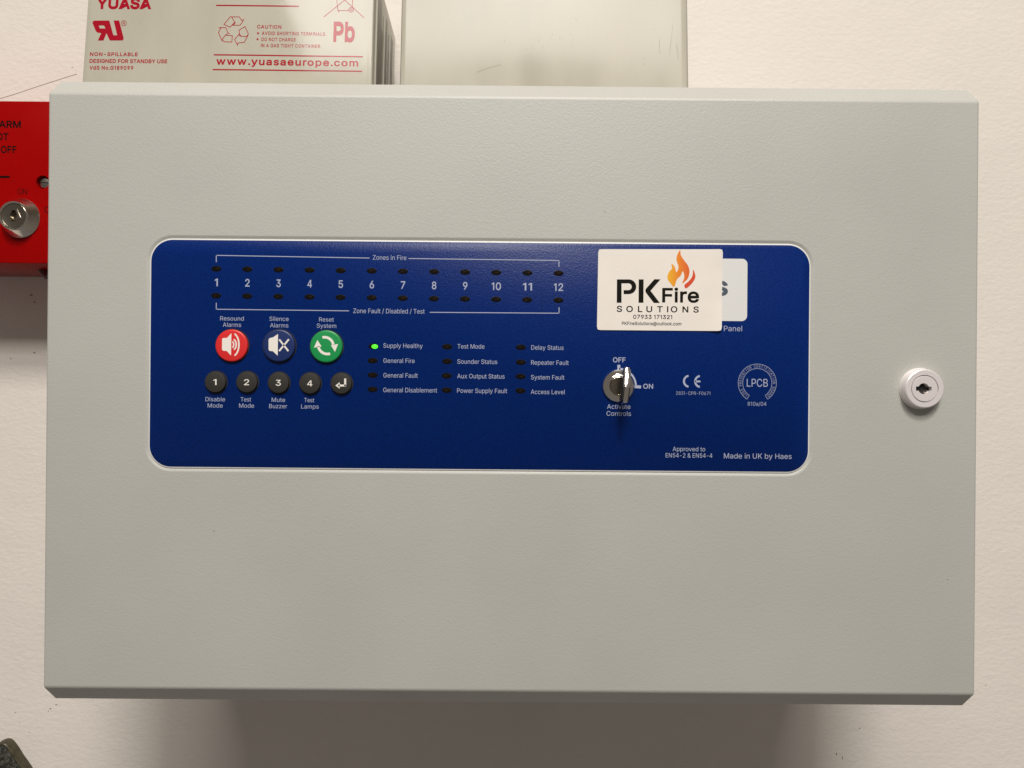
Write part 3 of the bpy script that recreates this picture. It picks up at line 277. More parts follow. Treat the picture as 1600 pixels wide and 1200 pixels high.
def shape(pl, polys, m, parent, name='emblem', lift=0.00004):
    return link(name, pl.put(fill2d([[pl.at(*p) for p in q] for q in polys]), lift), m, parent)
def stroke_poly(pts, w, closed=False):
    """outline of a polyline of width w (photo pixels) as separate quads with round-ish joins"""
    out = []
    seq = list(pts)+([pts[0]] if closed else [])
    for (ax, ay), (bx, by) in zip(seq, seq[1:]):
        L = math.hypot(bx-ax, by-ay) or 1; dx, dy = (bx-ax)/L, (by-ay)/L; e = w*0.35
        ax2, ay2, bx2, by2 = ax-dx*e, ay-dy*e, bx+dx*e, by+dy*e; nx, ny = -dy*w/2, dx*w/2
        out.append([(ax2+nx,ay2+ny),(bx2+nx,by2+ny),(bx2-nx,by2-ny),(ax2-nx,ay2-ny)])
    return out
def quads(pl, polys, m, parent, name, lift=0.00004):
    vs, fs = [], []
    for q in polys:
        fs.append(list(range(len(vs), len(vs)+len(q))))
        for p in q: x, z = pl.at(*p); vs.append((x, z, 0))
    me = bpy.data.meshes.new('q'); me.from_pydata(vs, [], fs)
    return link(name, pl.put(me, lift), m, parent)
def arc_poly(cx, cy, r, w, a0, a1, n=28):
    o = [(cx+(r+w/2)*math.cos(R(a0+(a1-a0)*k/n)), cy-(r+w/2)*math.sin(R(a0+(a1-a0)*k/n))) for k in range(n+1)]
    i = [(cx+(r-w/2)*math.cos(R(a0+(a1-a0)*k/n)), cy-(r-w/2)*math.sin(R(a0+(a1-a0)*k/n))) for k in range(n+1)]
    return [[o[k], o[k+1], i[k+1], i[k]] for k in range(n)]
def zoomed(pts, ox, oy, s): return [(ox+x/s, oy+y/s) for x, y in pts]

# ---------------------------------------------------------------- wall
wall = link('wall', box(-1.6, 1.6, WALL_Y, WALL_Y+0.1, -1.4, 1.5), wall_m); wall['kind'] = 'structure'
WP = Plane(WALL_Y)
pts = [(-40,170),(0,154.5),(20,148),(40,142),(62,134),(80,128.5),(120,116)]
quads(WP, stroke_poly([(u, v+random.uniform(-.5,.5)) for u, v in pts], 0.7), mark_m, wall, 'hairline_crack', 0.0001)
def blob(u, v, ru, rv, name='paint_chip', m=mark_m):
    n = 9; p = []
    for k in range(n):
        a = 2*math.pi*k/n; s = random.uniform(0.6, 1.1); p.append((u+ru*s*math.cos(a), v+rv*s*math.sin(a)))
    shape(WP, [p], m, wall, name, 0.0001)
for b in ((49,461,3.5,1.6),(54,472,2,1.5),(54,551,2.2,1.4),(17,560,1.3,1.2),(79,1107,1.8,1.1),(88,1101,2,0.8),(76,1111,1,0.8),(24,1113,1.2,0.9),(1540,1071,1.1,0.8),(1307,1178,0.9,2.6),(1316,1184,0.9,3),(1343,1138,1.4,1),(113,105,1.3,0.7),(31,1128,1,0.8),(46,1144,0.9,0.9)): blob(*b)

# ---------------------------------------------------------------- control panel
H2, BV, HW = 0.1212, 0.0080, 0.190
panel = thing('control_panel', (0, WALL_Y, -(H2+BV)), 'large pale grey wall-mounted fire alarm control panel with blue fascia', 'control panel')
link('back_box', box(-HW+.004, HW-.004, 0.020, WALL_Y-0.0004, -(H2+BV)+.003, (H2+BV)-.003, 0.0015), grey_m, panel, smooth=40)
bm = bmesh.new()
prof = [(0.030,H2+BV),(BV,H2+BV),(0,H2),(0,-H2),(BV,-H2-BV),(0.030,-H2-BV)]
A = [bm.verts.new((-HW,y,z)) for y, z in prof]; B = [bm.verts.new((HW,y,z)) for y, z in prof]
for k in range(6): bm.faces.new((A[k],A[(k+1)%6],B[(k+1)%6],B[k]))
bm.faces.new(A); bm.faces.new(B)
bmesh.ops.recalc_face_normals(bm, faces=bm.faces[:])
es = [e for e in bm.edges if all(v.co.y < 0.02 for v in e.verts)]
bmesh.ops.bevel(bm, geom=es, offset=0.0011, segments=5, affect='EDGES', profile=0.5)
lid = bm_mesh(bm)
# recess that holds the blue fascia
FX0 = (on_plane(236.3,430)[0]+on_plane(233.2,640)[0])/2; FX1 = (on_plane(1265.3,440)[0]+on_plane(1263.2,650)[0])/2
FZ1 = (on_plane(300,374.3)[1]+on_plane(1220,383)[1])/2; FZ0 = (on_plane(300,728.8)[1]+on_plane(1220,738.4)[1])/2
def fr(o): return rrect(FX0-o, FX1+o, FZ0-o, FZ1+o, 0.0088+o, 12)
cutter = loops([(fr(.0021),-.001),(fr(.0021),-.00001),(fr(.0017),.00005),(fr(.0013),.00018),(fr(.0009),.00036),(fr(.0006),.00046),(fr(.0004),.0005)])
lid = cut(lid, cutter)
door = link('door', lid, grey_m, panel, smooth=60)
wn = door.modifiers.new('normals', 'WEIGHTED_NORMAL'); wn.keep_sharp = True; wn.weight = 100
FY = 0.0001
fas = link('fascia', loops([(fr(-.00005),.00045),(fr(-.00005),FY+.00004),(fr(-.0001),FY)]), blue_m, panel, smooth=40)
link('overlay_edge', loops([(fr(.00045),.00052),(fr(.00045),.00022),(fr(.0003),.00014)]), plate_m, fas, smooth=40)
FP = Plane(FY)
def ftext(b, u0, u1, vb, cap=6.7, m=None, w=-0.001, sp=1.0): return text(FP, b, u0, u1, vb, cap, m or print_m, fas, w, sp)
def fline(pts, wd=1.25): return quads(FP, stroke_poly(pts, wd), print_m, fas, 'printed_line')
fline([(338,409),(338,399),(577,403.2)]); fline([(639,403.9),(873.5,407),(873.3,416.5)])
fline([(338,473.5),(338,483.2),(545,485.7)]); fline([(672,488),(873.5,489.4),(873.5,480.5)])
ftext('Zones in Fire', 582.5, 635, 406, 7.1); ftext('Zone Fault / Disabled / Test', 552, 663.5, 489.6, 7.1)
DP = Plane(0.0)
scr_m = mat('paint_scratch', (0.72,0.70,0.65,1), 0.5); chip_m = mat('paint_chip_dark', (0.10,0.09,0.08,1), 0.6)
for pts_, m_ in (([(944,331),(945.5,331.6)],chip_m),([(333,829),(336,830)],chip_m),([(1480,905),(1481.2,906.4)],chip_m)):
    link('paint_speck', DP.put(fill2d([[DP.at(*p) for p in stroke_poly(pts_, 0.6)[0]]]), 0.00003), m_, door)
# zone indicators
w0 = on_plane(0,0,FY)
led_first = None
def indicator(u, v, lit=False):
    global led_first
    x, z = FP.at(u, v); a, b = 0.00208, 0.00117
    if led_first is None:
        led_first = link('indicator_window', lathe(x, z, [(1.0,FY+.0002),(1.0,FY-.00003),(0.93,FY-.00005),(0.5,FY-.00005)], 28, a, b), led_m, fas, smooth=50)
        o = led_first
    else: o = twin(led_first, (x, led_first.location.y, z), fas)
    if lit:
        link('lit_lens', lathe(x+.00048, z-.00012, [(1.0,FY+.0001),(0.95,FY-.00008),(0.6,FY-.00016),(0.2,FY-.00018)], 24, a*.66, b*.78), green_led_m, fas, 'bright green lit indicator', smooth=60)
    else:
        dx, dz = random.uniform(-.0006,.0006), random.uniform(-.0002,.0001)
        link('led', lathe(x+dx, z+dz, [(1.0,FY+.0001),(0.9,FY-.00007),(0.3,FY-.00010)], 16, a*random.uniform(.15,.4), b*random.uniform(.15,.35)), ledin_m, fas, smooth=60)
for k in range(12):
    t = k/11; u = 338+(872.7-338)*t
    indicator(u, 420+7*t); indicator(u-.3, 462+7*t)
    d = str(k+1); hw = 3.5 if k < 9 else 7.2
    if k == 0: hw = 2.4
    ftext(d, u-hw, u+hw, 447.2+7.4*t, 11.9, w=0.017)
SL = [(583.7,541.0),(582.3,563.4),(582.3,586),(582.2,608.4)], [(698.8,541.7),(698.6,564.5),(698,587.1),(698,609.6)], [(813.9,542.6),(813.8,566),(813.4,588.2),(813.2,610.5)]
for c in SL:
    for u, v in c: indicator(u, v, (u, v) == (583.7,541.0))
for b, u0, u1, vb in (('Supply Healthy',599,660.4,543.6),('General Fire',599,647.8,567),('General Fault',599,652.7,590),('General Disablement',598.7,683,613),
    ('Test Mode',714.8,757,544.7),('Sounder Status',714.6,777,568.5),('Aux Output Status',714.4,788.4,591.3),('Power Supply Fault',714.2,792.4,614),
    ('Delay Status',830,880.6,546.5),('Repeater Fault',829.8,888.5,570),('System Fault',829.6,881.8,593),('Access Level',829.4,882.2,615.8)):
    ftext(b, u0, u1, vb, 6.9)
for b, u0, u1, vb in (('Resound',344,381,500.8),('Alarms',348.2,376.7,510.7),('Silence',421,451,501.4),('Alarms',422,450.6,511.6),('Reset',498.6,521.7,502.4),('System',495,525.3,512.2),
    ('Disable',321,351.7,627),('Mode',324.5,348,636.8),('Test',376,392.3,627.3),('Mode',373.6,397,637),('Mute',424.5,445.5,628),('Buzzer',420.6,448.7,637.8),('Test',475.4,491,628.4),('Lamps',470.6,498,638.4)):
    ftext(b, u0, u1, vb, 6.5)
# push buttons
CAPY = -0.0012
CP = Plane(CAPY)
def button(u, v, rad, m, label):
    x, z = CP.at(u, v)
    g = lathe(x, z, [(rad+.00045,FY+.0002),(rad+.00045,FY-.00003),(rad+.0002,FY-.00003)], 48)
    o = link('push_button', lathe(x, z, [(rad,FY+.0001),(rad,CAPY+.0005),(rad*.985,CAPY+.00022),(rad*.95,CAPY+.00005),(rad*.9,CAPY)], 64), m, panel, label, smooth=30)
    link('button_collar', g, dark_m, o, smooth=30)
    return o
def icon(b, polys, name='symbol', lift=0.00003): return quads(CP, polys, white_m, b, name, lift)
Z = lambda pts: zoomed(pts, 310, 480, 6.4)
RB, RS = 0.00655, 0.00425
b = button(361.4,539.8,RB,red_b,'round red push button with loudspeaker and sound waves symbol')
Q = lambda pts: zoomed(pts, 340, 515, 24)
shape(CP, [Q([(170,350),(200,318),(350,312),(520,135),(505,975),(345,800),(215,795),(165,745)])], white_m, b, 'symbol')
def qarc(cx, cy, rx, ry, w, a0, a1, n=20):
    out = []
    for k in range(n):
        t0, t1 = R(a0+(a1-a0)*k/n), R(a0+(a1-a0)*(k+1)/n)
        f = lambda t, s: (cx+(rx+s*w/2)*math.cos(t), cy-(ry+s*w/2)*math.sin(t))
        out.append(Q([f(t0,1), f(t1,1), f(t1,-1), f(t0,-1)]))
    return out
icon(b, qarc(540,560,65,110,52,-80,80)); icon(b, qarc(560,560,140,200,56,-68,72)); icon(b, qarc(560,565,240,425,60,-72,72))
b = button(435.3,540.1,RB,blue_b,'round blue push button with crossed out loudspeaker symbol')
shape(CP, [Z([(702,325),(712,309),(745,302),(797,268),(793,485),(745,440),(712,437),(702,424)])], white_m, b, 'symbol')
icon(b, [Z(q) for q in stroke_poly([(812,327),(896,434)], 17)+stroke_poly([(901,325),(811,434)], 17)])
b = button(509.4,541.2,RB,green_b,'round green push button with two circling arrows')
def zarc(cx, cy, r, w, a0, a1): return [Z(q) for q in arc_poly(cx, cy, r, w, a0, a1, 20)]
icon(b, zarc(1262,388,88,26,104,6)+[Z([(1325,380),(1397,368),(1366,447)])])
icon(b, zarc(1290,376,92,26,287,190)+[Z([(1190,328),(1156,404),(1232,393)])])
for (u, v), d, lab in (((336,597),'1','small black push button numbered one'),((385.3,597.2),'2','small black push button numbered two'),((434.8,598.1),'3','small black push button numbered three'),((484,599),'4','small black push button numbered four'),((533,599.3),None,'small black push button with white return arrow')):
    b = button(u, v, RS, black_b, lab)
    if d: text(CP, d, u-(2.8 if d == '1' else 4), u+(2.4 if d == '1' else 4), v+4.6, 9.2, white_m, b, 0.008, name='symbol')
    else: icon(b, [Z(q) for q in stroke_poly([(1468,720),(1468,783),(1405,783)], 20)]+[Z([(1370,783),(1413,750),(1413,814)])])
# key switch on the fascia
KX, KZ = FP.at(966.5, 603)
ks = link('key_switch', lathe(KX, KZ, [(.0066,FY+.0002),(.0066,FY-.0006),(.0063,FY-.0011),(.0045,FY-.0024),(.0041,FY-.0025),(.0040,FY-.0021)], 64, cap1=False), chrome_m, panel, 'round chrome key switch bezel', smooth=24)
link('key_barrel', lathe(KX, KZ, [(.0040,FY-.0001),(.0040,FY-.0021),(.0036,FY-.0023),(.0034,FY-.0019)], 48), dchrome_m, ks, smooth=24)
fx, fy_ = 966.5, 603.2
quads(FP, arc_poly(fx, fy_, 27.0, 3.0, 88, 2)+stroke_poly([(fx+26,604.2),(1000,604.6)], 4.6)+stroke_poly([(fx+.6,578),(fx+.4,571.6)], 4.6), print_m, fas, 'switch_mark')
ftext('OFF', 957.7, 977.4, 566.2, 7.8, w=0.018); ftext('ON', 1005, 1020.4, 607.3, 7.5, w=0.018)
ftext('Activate', 948.6, 985, 638.8, 7); ftext('Controls', 947.7, 985.8, 649.6, 7)
# approval marks
ccx, ccy = 1077.2, 595.7
quads(FP, arc_poly(ccx, ccy, 8.6, 3, 100, 260), print_m, fas, 'emblem')
quads(FP, arc_poly(1094.8, ccy+.3, 8.6, 3, 100, 260)+stroke_poly([(1087,595.9),(1093.4,596)], 2.8), print_m, fas, 'emblem')
ftext('2831-CPR-F0671', 1056.3, 1109.8, 617, 5.2, print_dim_m, 0.0)
LX, LY = 1183.2, 598.6
ring = arc_poly(LX, LY, 29.8, 0.8, -57, 237, 60)+arc_poly(LX, LY, 22.8, 0.8, -57, 237, 60)
for a in (-57, 237):
    ring += stroke_poly([(LX+22.6*math.cos(R(a)),LY-22.6*math.sin(R(a))),(LX+30*math.cos(R(a)),LY-30*math.sin(R(a)))], 0.8)
quads(FP, ring, print_dim_m, fas, 'emblem')
s = 'LOSS PREVENTION CERTIFICATION BOARD'
vs, fs = [], []
for k, ch in enumerate(s):
    if ch == ' ': continue
    g = glyphs(ch, 0.0); a = R(232-284*(k+.5)/len(s)); ux, uz = math.sin(a), -math.cos(a)
    mx = (min(v.co.x for v in g.vertices)+max(v.co.x for v in g.vertices))/2; base = len(vs); kk = 4.2/capheight(0.0)[0]
    for v in g.vertices:
        lx, lz = (v.co.x-mx)*kk*0.8, v.co.y*kk+24.3
        vs.append(FP.at(LX+lz*math.cos(a)+lx*ux, LY-(lz*math.sin(a)+lx*uz))+(0,))
    fs += [[base+i for i in p.vertices] for p in g.polygons]
me = bpy.data.meshes.new('q'); me.from_pydata(vs, [], fs); link('lettering', FP.put(me), print_dim_m, fas)
ftext('LPCB', 1166.8, 1199.6, 604.2, 12.2, print_m, -0.002)
ftext('810a/04', 1168, 1197.4, 634, 6, print_dim_m, 0.004)
ftext('Approved to', 1051, 1101.8, 705, 6.8); ftext('EN54-2 & EN54-4', 1040, 1113, 715, 6.8); ftext('Made in UK by Haes', 1131, 1236.8, 716.6, 8)
# white logo field, mostly under the sticker
xa, zt = FP.at(1148, 404.3); xb, zb = FP.at(1167.2, 501.8); xl, _ = FP.at(948, 450)
link('logo_field', FP.put(fill2d([rrect(xl, xb, zb, zt, 0.0022, 6)]), 0.00003), plate_m, fas)
text(FP, 's', 1112.5, 1137.3, 462.2, 30.5, slate_m, fas, 0.03, lift=0.00007)
ftext('Panel', 1131, 1159.4, 517.4, 8.2)
# door lock
LKX, LKZ = on_plane(1436.6, 607.2, 0.0); FYL = -0.0040
lk = link('door_lock', lathe(LKX, LKZ, [(.0084,.0004),(.0084,-.0004),(.0081,-.0009),(.0079,FYL+.0006),(.0077,FYL+.0002),(.0074,FYL),(.00555,FYL),(.00545,FYL+.0009),(.0054,FYL+.0012)], 72, cap1=False), satin_m, panel, 'round satin nickel cam lock at the right of the door', smooth=24)
plug = lathe(LKX, LKZ, [(.0052,-.0005),(.0052,FYL+.0001),(.0051,FYL)], 64)
plug = cut(plug, box(LKX-.0036, LKX+.0027, FYL-.001, FYL+.0028, LKZ-.00085, LKZ+.00085), lathe(LKX-.0005, LKZ, [(.0022,FYL-.001),(.0022,FYL+.0025)], 32))
pg = link('lock_plug', plug, satin_m, lk, smooth=24)
link('keyway', lathe(LKX-.0003, LKZ, [(.0036,FYL+.0022),(.0036,FYL+.0020)], 24), dark_m, lk)
link('lock_tumbler', box(LKX-.0004, LKX+.0014, FYL+.0005, FYL+.002, LKZ-.0017, LKZ-.0010, .0001), chrome_m, lk)

# ---------------------------------------------------------------- key standing in the switch
key = thing('key', (KX, FY-.002, KZ), 'small flat key left in the activate controls switch, seen edge on', 'key')
KM = Matrix.Translation(Vector((KX+.0016, 0, KZ))) @ Matrix.Rotation(R(5.5), 4, 'Y')
def kslab(x0, x1, prof, bev=.0002):
    bm = bmesh.new(); A = [bm.verts.new((x0,y,z)) for y, z in prof]; B = [bm.verts.new((x1,y,z)) for y, z in prof]
    n = len(prof)
    for k in range(n): bm.faces.new((A[k],A[(k+1)%n],B[(k+1)%n],B[k]))
    bm.faces.new(A); bm.faces.new(B); bmesh.ops.recalc_face_normals(bm, faces=bm.faces[:])
    bmesh.ops.bevel(bm, geom=bm.edges[:], offset=bev, segments=2, affect='EDGES', profile=0.5)
    me = bm_mesh(bm); me.transform(KM); return me
bow = [(-.0030,-.0022),(-.0045,-.0062),(-.0065,-.0072),(-.0100,-.0072),(-.0116,-.0064),(-.0121,-.0006),(-.0092,.0072),(-.0084,.0076),(-.0065,.0076),(-.0045,.0066),(-.0030,.0022)]
link('bow', kslab(-.0009, .0009, bow, .00025), chrome_m, key, smooth=30)
link('blade', kslab(-.0008, .0008, [(FY-.0006,-.0021),(-.0032,-.0021),(-.0032,.0021),(FY-.0006,.0021)], .0001), dchrome_m, key, smooth=30)
gp = [(y*.93-.0004, z*.9) for y, z in bow]
for a, b2 in ((-.0014,-.00088),(.00088,.0014)): link('reflection_cover', kslab(a, b2, gp, .00015), keyblk_m, key, smooth=30)  # dark sheets added over both faces of the bow, for its dark reflection

# ---------------------------------------------------------------- sticker
SY0 = FY-.00008; SY = SY0-.00022
st = thing('sticker', (on_plane(1030,517,SY0)[0], SY0, on_plane(1030,517,SY0)[1]), 'white business sticker with flame logo stuck on the blue fascia', 'sticker')
cs = [on_plane(*p, SY) for p in ((934.9,389.3),(1129.2,389.4),(1127,517.2),(932.7,515.6))]
cxs = [p[0] for p in cs]; czs = [p[1] for p in cs]; CX0, CX1, CZ0, CZ1 = min(cxs), max(cxs), min(czs), max(czs)
def curl(x, z):
    fx = (x-CX0)/(CX1-CX0); fz = (z-CZ0)/(CZ1-CZ0)
    return -(.00085*max(0, fx-.80)**2/.04*max(0, .38-fz)/.38 + .0004*max(0, fx-.86)**2/.02*max(0, fz-.75)/.25 + .00004*math.sin(fx*9+fz*5)*fx*(1-fx)*4)
def card_mesh(nx=36, nz=24):
    g = {}
    bm = bmesh.new()
    for s_ in (0, 1):
        for j in range(nz+1):
            for i in range(nx+1):
                a, b = i/nx, j/nz; top = Vector(cs[0]).lerp(Vector(cs[1]), a); bot = Vector(cs[3]).lerp(Vector(cs[2]), a); p = bot.lerp(top, b)
                if i in (0, nx) and j in (0, nz): p += (Vector(((CX0+CX1)/2,(CZ0+CZ1)/2))-p).normalized()*.0004
                g[s_,i,j] = bm.verts.new((p.x, (SY if s_ == 0 else SY0)+curl(p.x, p.y), p.y))
    for j in range(nz):
        for i in range(nx):
            for s_ in (0, 1): bm.faces.new((g[s_,i,j],g[s_,i+1,j],g[s_,i+1,j+1],g[s_,i,j+1]))
    for i in range(nx):
        for j in (0, nz): bm.faces.new((g[0,i,j],g[0,i+1,j],g[1,i+1,j],g[1,i,j]))
    for j in range(nz):
        for i in (0, nx): bm.faces.new((g[0,i,j],g[0,i,j+1],g[1,i,j+1],g[1,i,j]))
    return bm_mesh(bm)
link('card', card_mesh(), card_m, st, smooth=35)
SP = Plane(SY, None, curl)
ZS = lambda pts: zoomed(pts, 950, 375, 6.9565)
def stext(b, x0, x1, yb, cap, w=0.0, sp=1.0): 
    return text(SP, b, 950+x0/6.9565, 950+x1/6.9565, 375+yb/6.9565, cap/6.9565, cardk_m, st, w, sp)
P_out = [(97,428),(225,428)]+[(225+82*math.sin(R(a)),508-80*math.cos(R(a))) for a in range(10,180,12)]+[(225,588),(170,588),(170,545),(222,545)]+[(222+36*math.sin(R(a)),508+37*math.cos(R(a))) for a in range(10,180,18)]+[(222,471),(147,471),(147,682),(95,682)]
shape(SP, [ZS(P_out)], cardk_m, st, 'lettering')
shape(SP, [ZS([(334,428),(387,428),(385,682),(332,682)])], cardk_m, st, 'lettering')
shape(SP, [ZS([(505,426),(570,428),(462,552),(563,684),(498,684),(412,572),(405,548),(412,530)])], cardk_m, st, 'lettering')
stext('Fire', 588, 990, 680, 158, 0.030); stext('SOLUTIONS', 94, 986, 785, 66, 0.022, 1.55)
stext('07933 171321', 273, 697, 858, 44, 0.018); stext('PKFireSolutions@outlook.com', 150, 798, 926, 36, 0.016)
def smooth_closed(P, n=5):
    out = []; m = len(P)
    for i in range(m):
        p0, p1, p2, p3 = (Vector(P[(i+j-1)%m]) for j in range(4))
        for k in range(n):
            t = k/n; out.append(tuple(0.5*((2*p1)+(p2-p0)*t+(2*p0-5*p1+4*p2-p3)*t*t+(3*p1-p0-3*p2+p3)*t**3)))
    return out
big = [(784,110),(792,165),(830,225),(868,275),(885,330),(880,385),(858,430),(806,472),(826,420),(828,375),(812,338),(790,385),(748,430),(718,508),(680,470),(650,430),(647,385),(668,340),(695,308),(690,258),(722,285),(736,330),(742,350),(760,325),(765,280),(745,220),(752,165)]
shape(SP, [ZS(smooth_closed(big,4))], flame_m, st, 'flame')
sm = [(924,322),(945,365),(948,410),(925,455),(890,495),(846,526),(830,490),(870,455),(905,415),(922,370)]
shape(SP, [ZS(smooth_closed(sm,4))], flame_red_m, st, 'flame')

# ---------------------------------------------------------------- red key switch box
RY = 0.1010
rx1, rzt = on_plane(104, 158.3, RY); _, rzb = on_plane(40, 411.8, RY); rx0 = rx1-.087
rb = thing('key_switch_box', ((rx0+rx1)/2, WALL_Y, rzb), 'red plastic wall box with chrome key lock and black lettering, cut off at left', 'switch box')
RP = Plane(RY)
body = box(rx0, rx1, RY, WALL_Y-.0004, rzb, rzt, .0007, 3)
sx, sz = RP.at(66.5, 284.5)
body = cut(body, lathe(sx, sz, [(.0036,RY-.01),(.0036,RY+.0040)], 32), lathe(rx0+rx1-sx, sz, [(.0036,RY-.01),(.0036,RY+.0040)], 32))
link('casing', body, red_m, rb, smooth=32)
for xx in (sx, rx0+rx1-sx):
    sh = lathe(xx, sz, [(.0031,RY+.0042),(.0031,RY+.0022),(.0026,RY+.0016),(.0012,RY+.0013)], 32)
    sh = cut(sh, box(xx-.004, xx+.004, RY-.001, RY+.0024, sz-.0004, sz+.0004))
    link('screw', sh, steel_m, rb, smooth=30)
text(RP, 'FIRE ALARM', -58, 32.5, 199.5, 11.2, black_p, rb, 0.032)
text(RP, 'DO NOT', -39, 13.3, 219, 11.2, black_p, rb, 0.032)
text(RP, 'SWITCH OFF', -54, 25.6, 239, 11.2, black_p, rb, 0.032)
quads(RP, [[(-45,274.6),(15,274.8),(15,278),(-45,277.8)]], black_p, rb, 'printed_line')
text(RP, 'ON', 27.3, 42.4, 303.6, 8.8, black_p, rb, -0.004); text(RP, 'OFF', 69.6, 93, 332, 9, black_p, rb, 0.0)
cx, cz = RP.at(32.5, 341)
lk2 = link('key_lock', lathe(cx, cz, [(.0107,RY+.0003),(.0107,RY-.0006),(.0103,RY-.0010),(.0081,RY-.0058),(.0077,RY-.0063),(.0072,RY-.0064),(.0068,RY-.0060),(.0066,RY-.0054)], 72, cap1=False), chrome_m, rb, smooth=22)
fp2 = lathe(cx, cz, [(.0066,RY-.001),(.0066,RY-.0056),(.0063,RY-.0060),(.0058,RY-.0058)], 64)
fp2 = cut(fp2, box(cx-.0011, cx+.0010, RY-.008, RY-.0032, cz-.0030, cz+.0030), lathe(cx, cz+.0004, [(.0019,RY-.008),(.0019,RY-.0040)], 32))
link('lock_plug', fp2, dchrome_m, lk2, smooth=22)
sb = box(-.0003,.0003,0,.0004,-.0024,.0024,.0001); sb.transform(Matrix.Translation(Vector((cx+.0026,RY-.0061,cz+.0012)))@Matrix.Rotation(R(-24),4,'Y')); link('index_mark', sb, chrome_m, lk2)
# dark red tube below the box
bm = bmesh.new(); path = []
for t in range(13):
    q = t/12; path.append(Vector((on_plane(64,425,.125)[0]+0.052*q**1.3, .124+.004*q, rzb+.004-.042*q)))
def tube(path, r, n=14):
    bm = bmesh.new(); rings = []
    for i, p in enumerate(path):
        d = (path[min(i+1,len(path)-1)]-path[max(i-1,0)]).normalized(); a = d.orthogonal().normalized(); b = d.cross(a)
        if rings and False: pass
        rings.append([bm.verts.new(p+r*(math.cos(2*math.pi*k/n)*a+math.sin(2*math.pi*k/n)*b)) for k in range(n)])
    for A, B in zip(rings, rings[1:]):
        for k in range(n): bm.faces.new((A[k],A[(k+1)%n],B[(k+1)%n],B[k]))
    bm.faces.new(rings[0]); bm.faces.new(rings[-1]); return bm_mesh(bm)
cb = link('dark_tube', tube(path, .0032), dark_tube_m, None, smooth=40)
cb['label'] = 'dark red tube below the red box beside the panel'; cb['category'] = 'dark_tube'

# ---------------------------------------------------------------- batteries on top of the panel
TOPZ = H2+BV
def battery(name, u0, u1, vm, label, lean, seed, rz=0.0):
    Wd, Th, Ht = 0.151, 0.065, 0.094
    y0 = WALL_Y-.0004-Th*math.cos(lean)-Ht*math.sin(lean)
    F = Matrix.Translation(Vector((0, y0, TOPZ+.0002))) @ Matrix.Rotation(-lean, 4, 'X') @ Matrix.Rotation(rz, 4, 'Y')
    xa, _ = on_plane(u0, vm, 0, F); xb, _ = on_plane(u1, vm, 0, F)
    t = thing(name, F @ Vector(((xa+xb)/2, Th/2, 0)), label, 'battery', 'batteries standing on the control panel')
    return t, F, xa, xb, Th, Ht
def case(t, F, xa, xb, Th, Ht, warp, m):
    nx, nz = 60, 36; r = .0009
    vs = []; fs = []
    for j in range(nz+1):
        for i in range(nx+1):
            x = xa+r+(xb-xa-2*r)*i/nx; z = r+(Ht-2*r)*j/nz; vs.append((x, warp(x,z), z))
    for j in range(nz):
        for i in range(nx):
            a = j*(nx+1)+i; fs.append((a,a+1,a+nx+2,a+nx+1))
    bm = bmesh.new(); V = [bm.verts.new(v) for v in vs]
    for f in fs: bm.faces.new([V[i] for i in f])
    edge = [e for e in bm.edges if e.is_boundary]
    # rolled edge, then the sides back to the rear
    for off, dy in ((.0006,.0002),(.0003,.0007),(.0,.0010)):
        ret = bmesh.ops.extrude_edge_only(bm, edges=edge); nv = [g for g in ret['geom'] if isinstance(g, bmesh.types.BMVert)]; edge = [g for g in ret['geom'] if isinstance(g, bmesh.types.BMEdge) and g.is_boundary]
        cx, cz = (xa+xb)/2, Ht/2
        for v in nv:
            v.co.y += dy
            hx, hz = (xb-xa)/2-.0009, Ht/2-.0009; k = {.0006:.0003,.0003:.0003,.0:.0003}[off]
            if abs(abs(v.co.x-cx)-hx) < .0012 and abs(v.co.x-cx) > hx-.0002: v.co.x += k if v.co.x > cx else -k
            if abs(v.co.z-cz) > hz-.0002: v.co.z += k if v.co.z > cz else -k
    ret = bmesh.ops.extrude_edge_only(bm, edges=edge); nv = [g for g in ret['geom'] if isinstance(g, bmesh.types.BMVert)]; e2 = [g for g in ret['geom'] if isinstance(g, bmesh.types.BMEdge) and g.is_boundary]
    for v in nv: v.co.y = Th
    bmesh.ops.contextual_create(bm, geom=e2)
    bmesh.ops.transform(bm, matrix=F, verts=bm.verts[:])
    return link('case', bm_mesh(bm), m, t, smooth=35)
def ribs(t, F, x, Th, Ht):
    for y0, y1 in ((.0035,.0150),(.0270,.0330),(.0450,.0520)):
        me = box(x-.0002, x+.0011, y0, y1, .004, Ht-.010, .0004); me.transform(F); link('side_rib', me, rib_m, t, smooth=40)
def top_fit(t, F, xa, xb, Th, Ht):
    me = box(xa+.002, xb-.002, .002, Th-.002, Ht-.0005, Ht+.0025, .0006); me.transform(F); link('top_cover', me, batt_m, t, smooth=40)
    for x in (xa+.012, xb-.012):
        me = box(x-.0024, x+.0024, .012, .0128, Ht+.002, Ht+.0085, .0001); me.transform(F); link('terminal', me, steel_m, t)

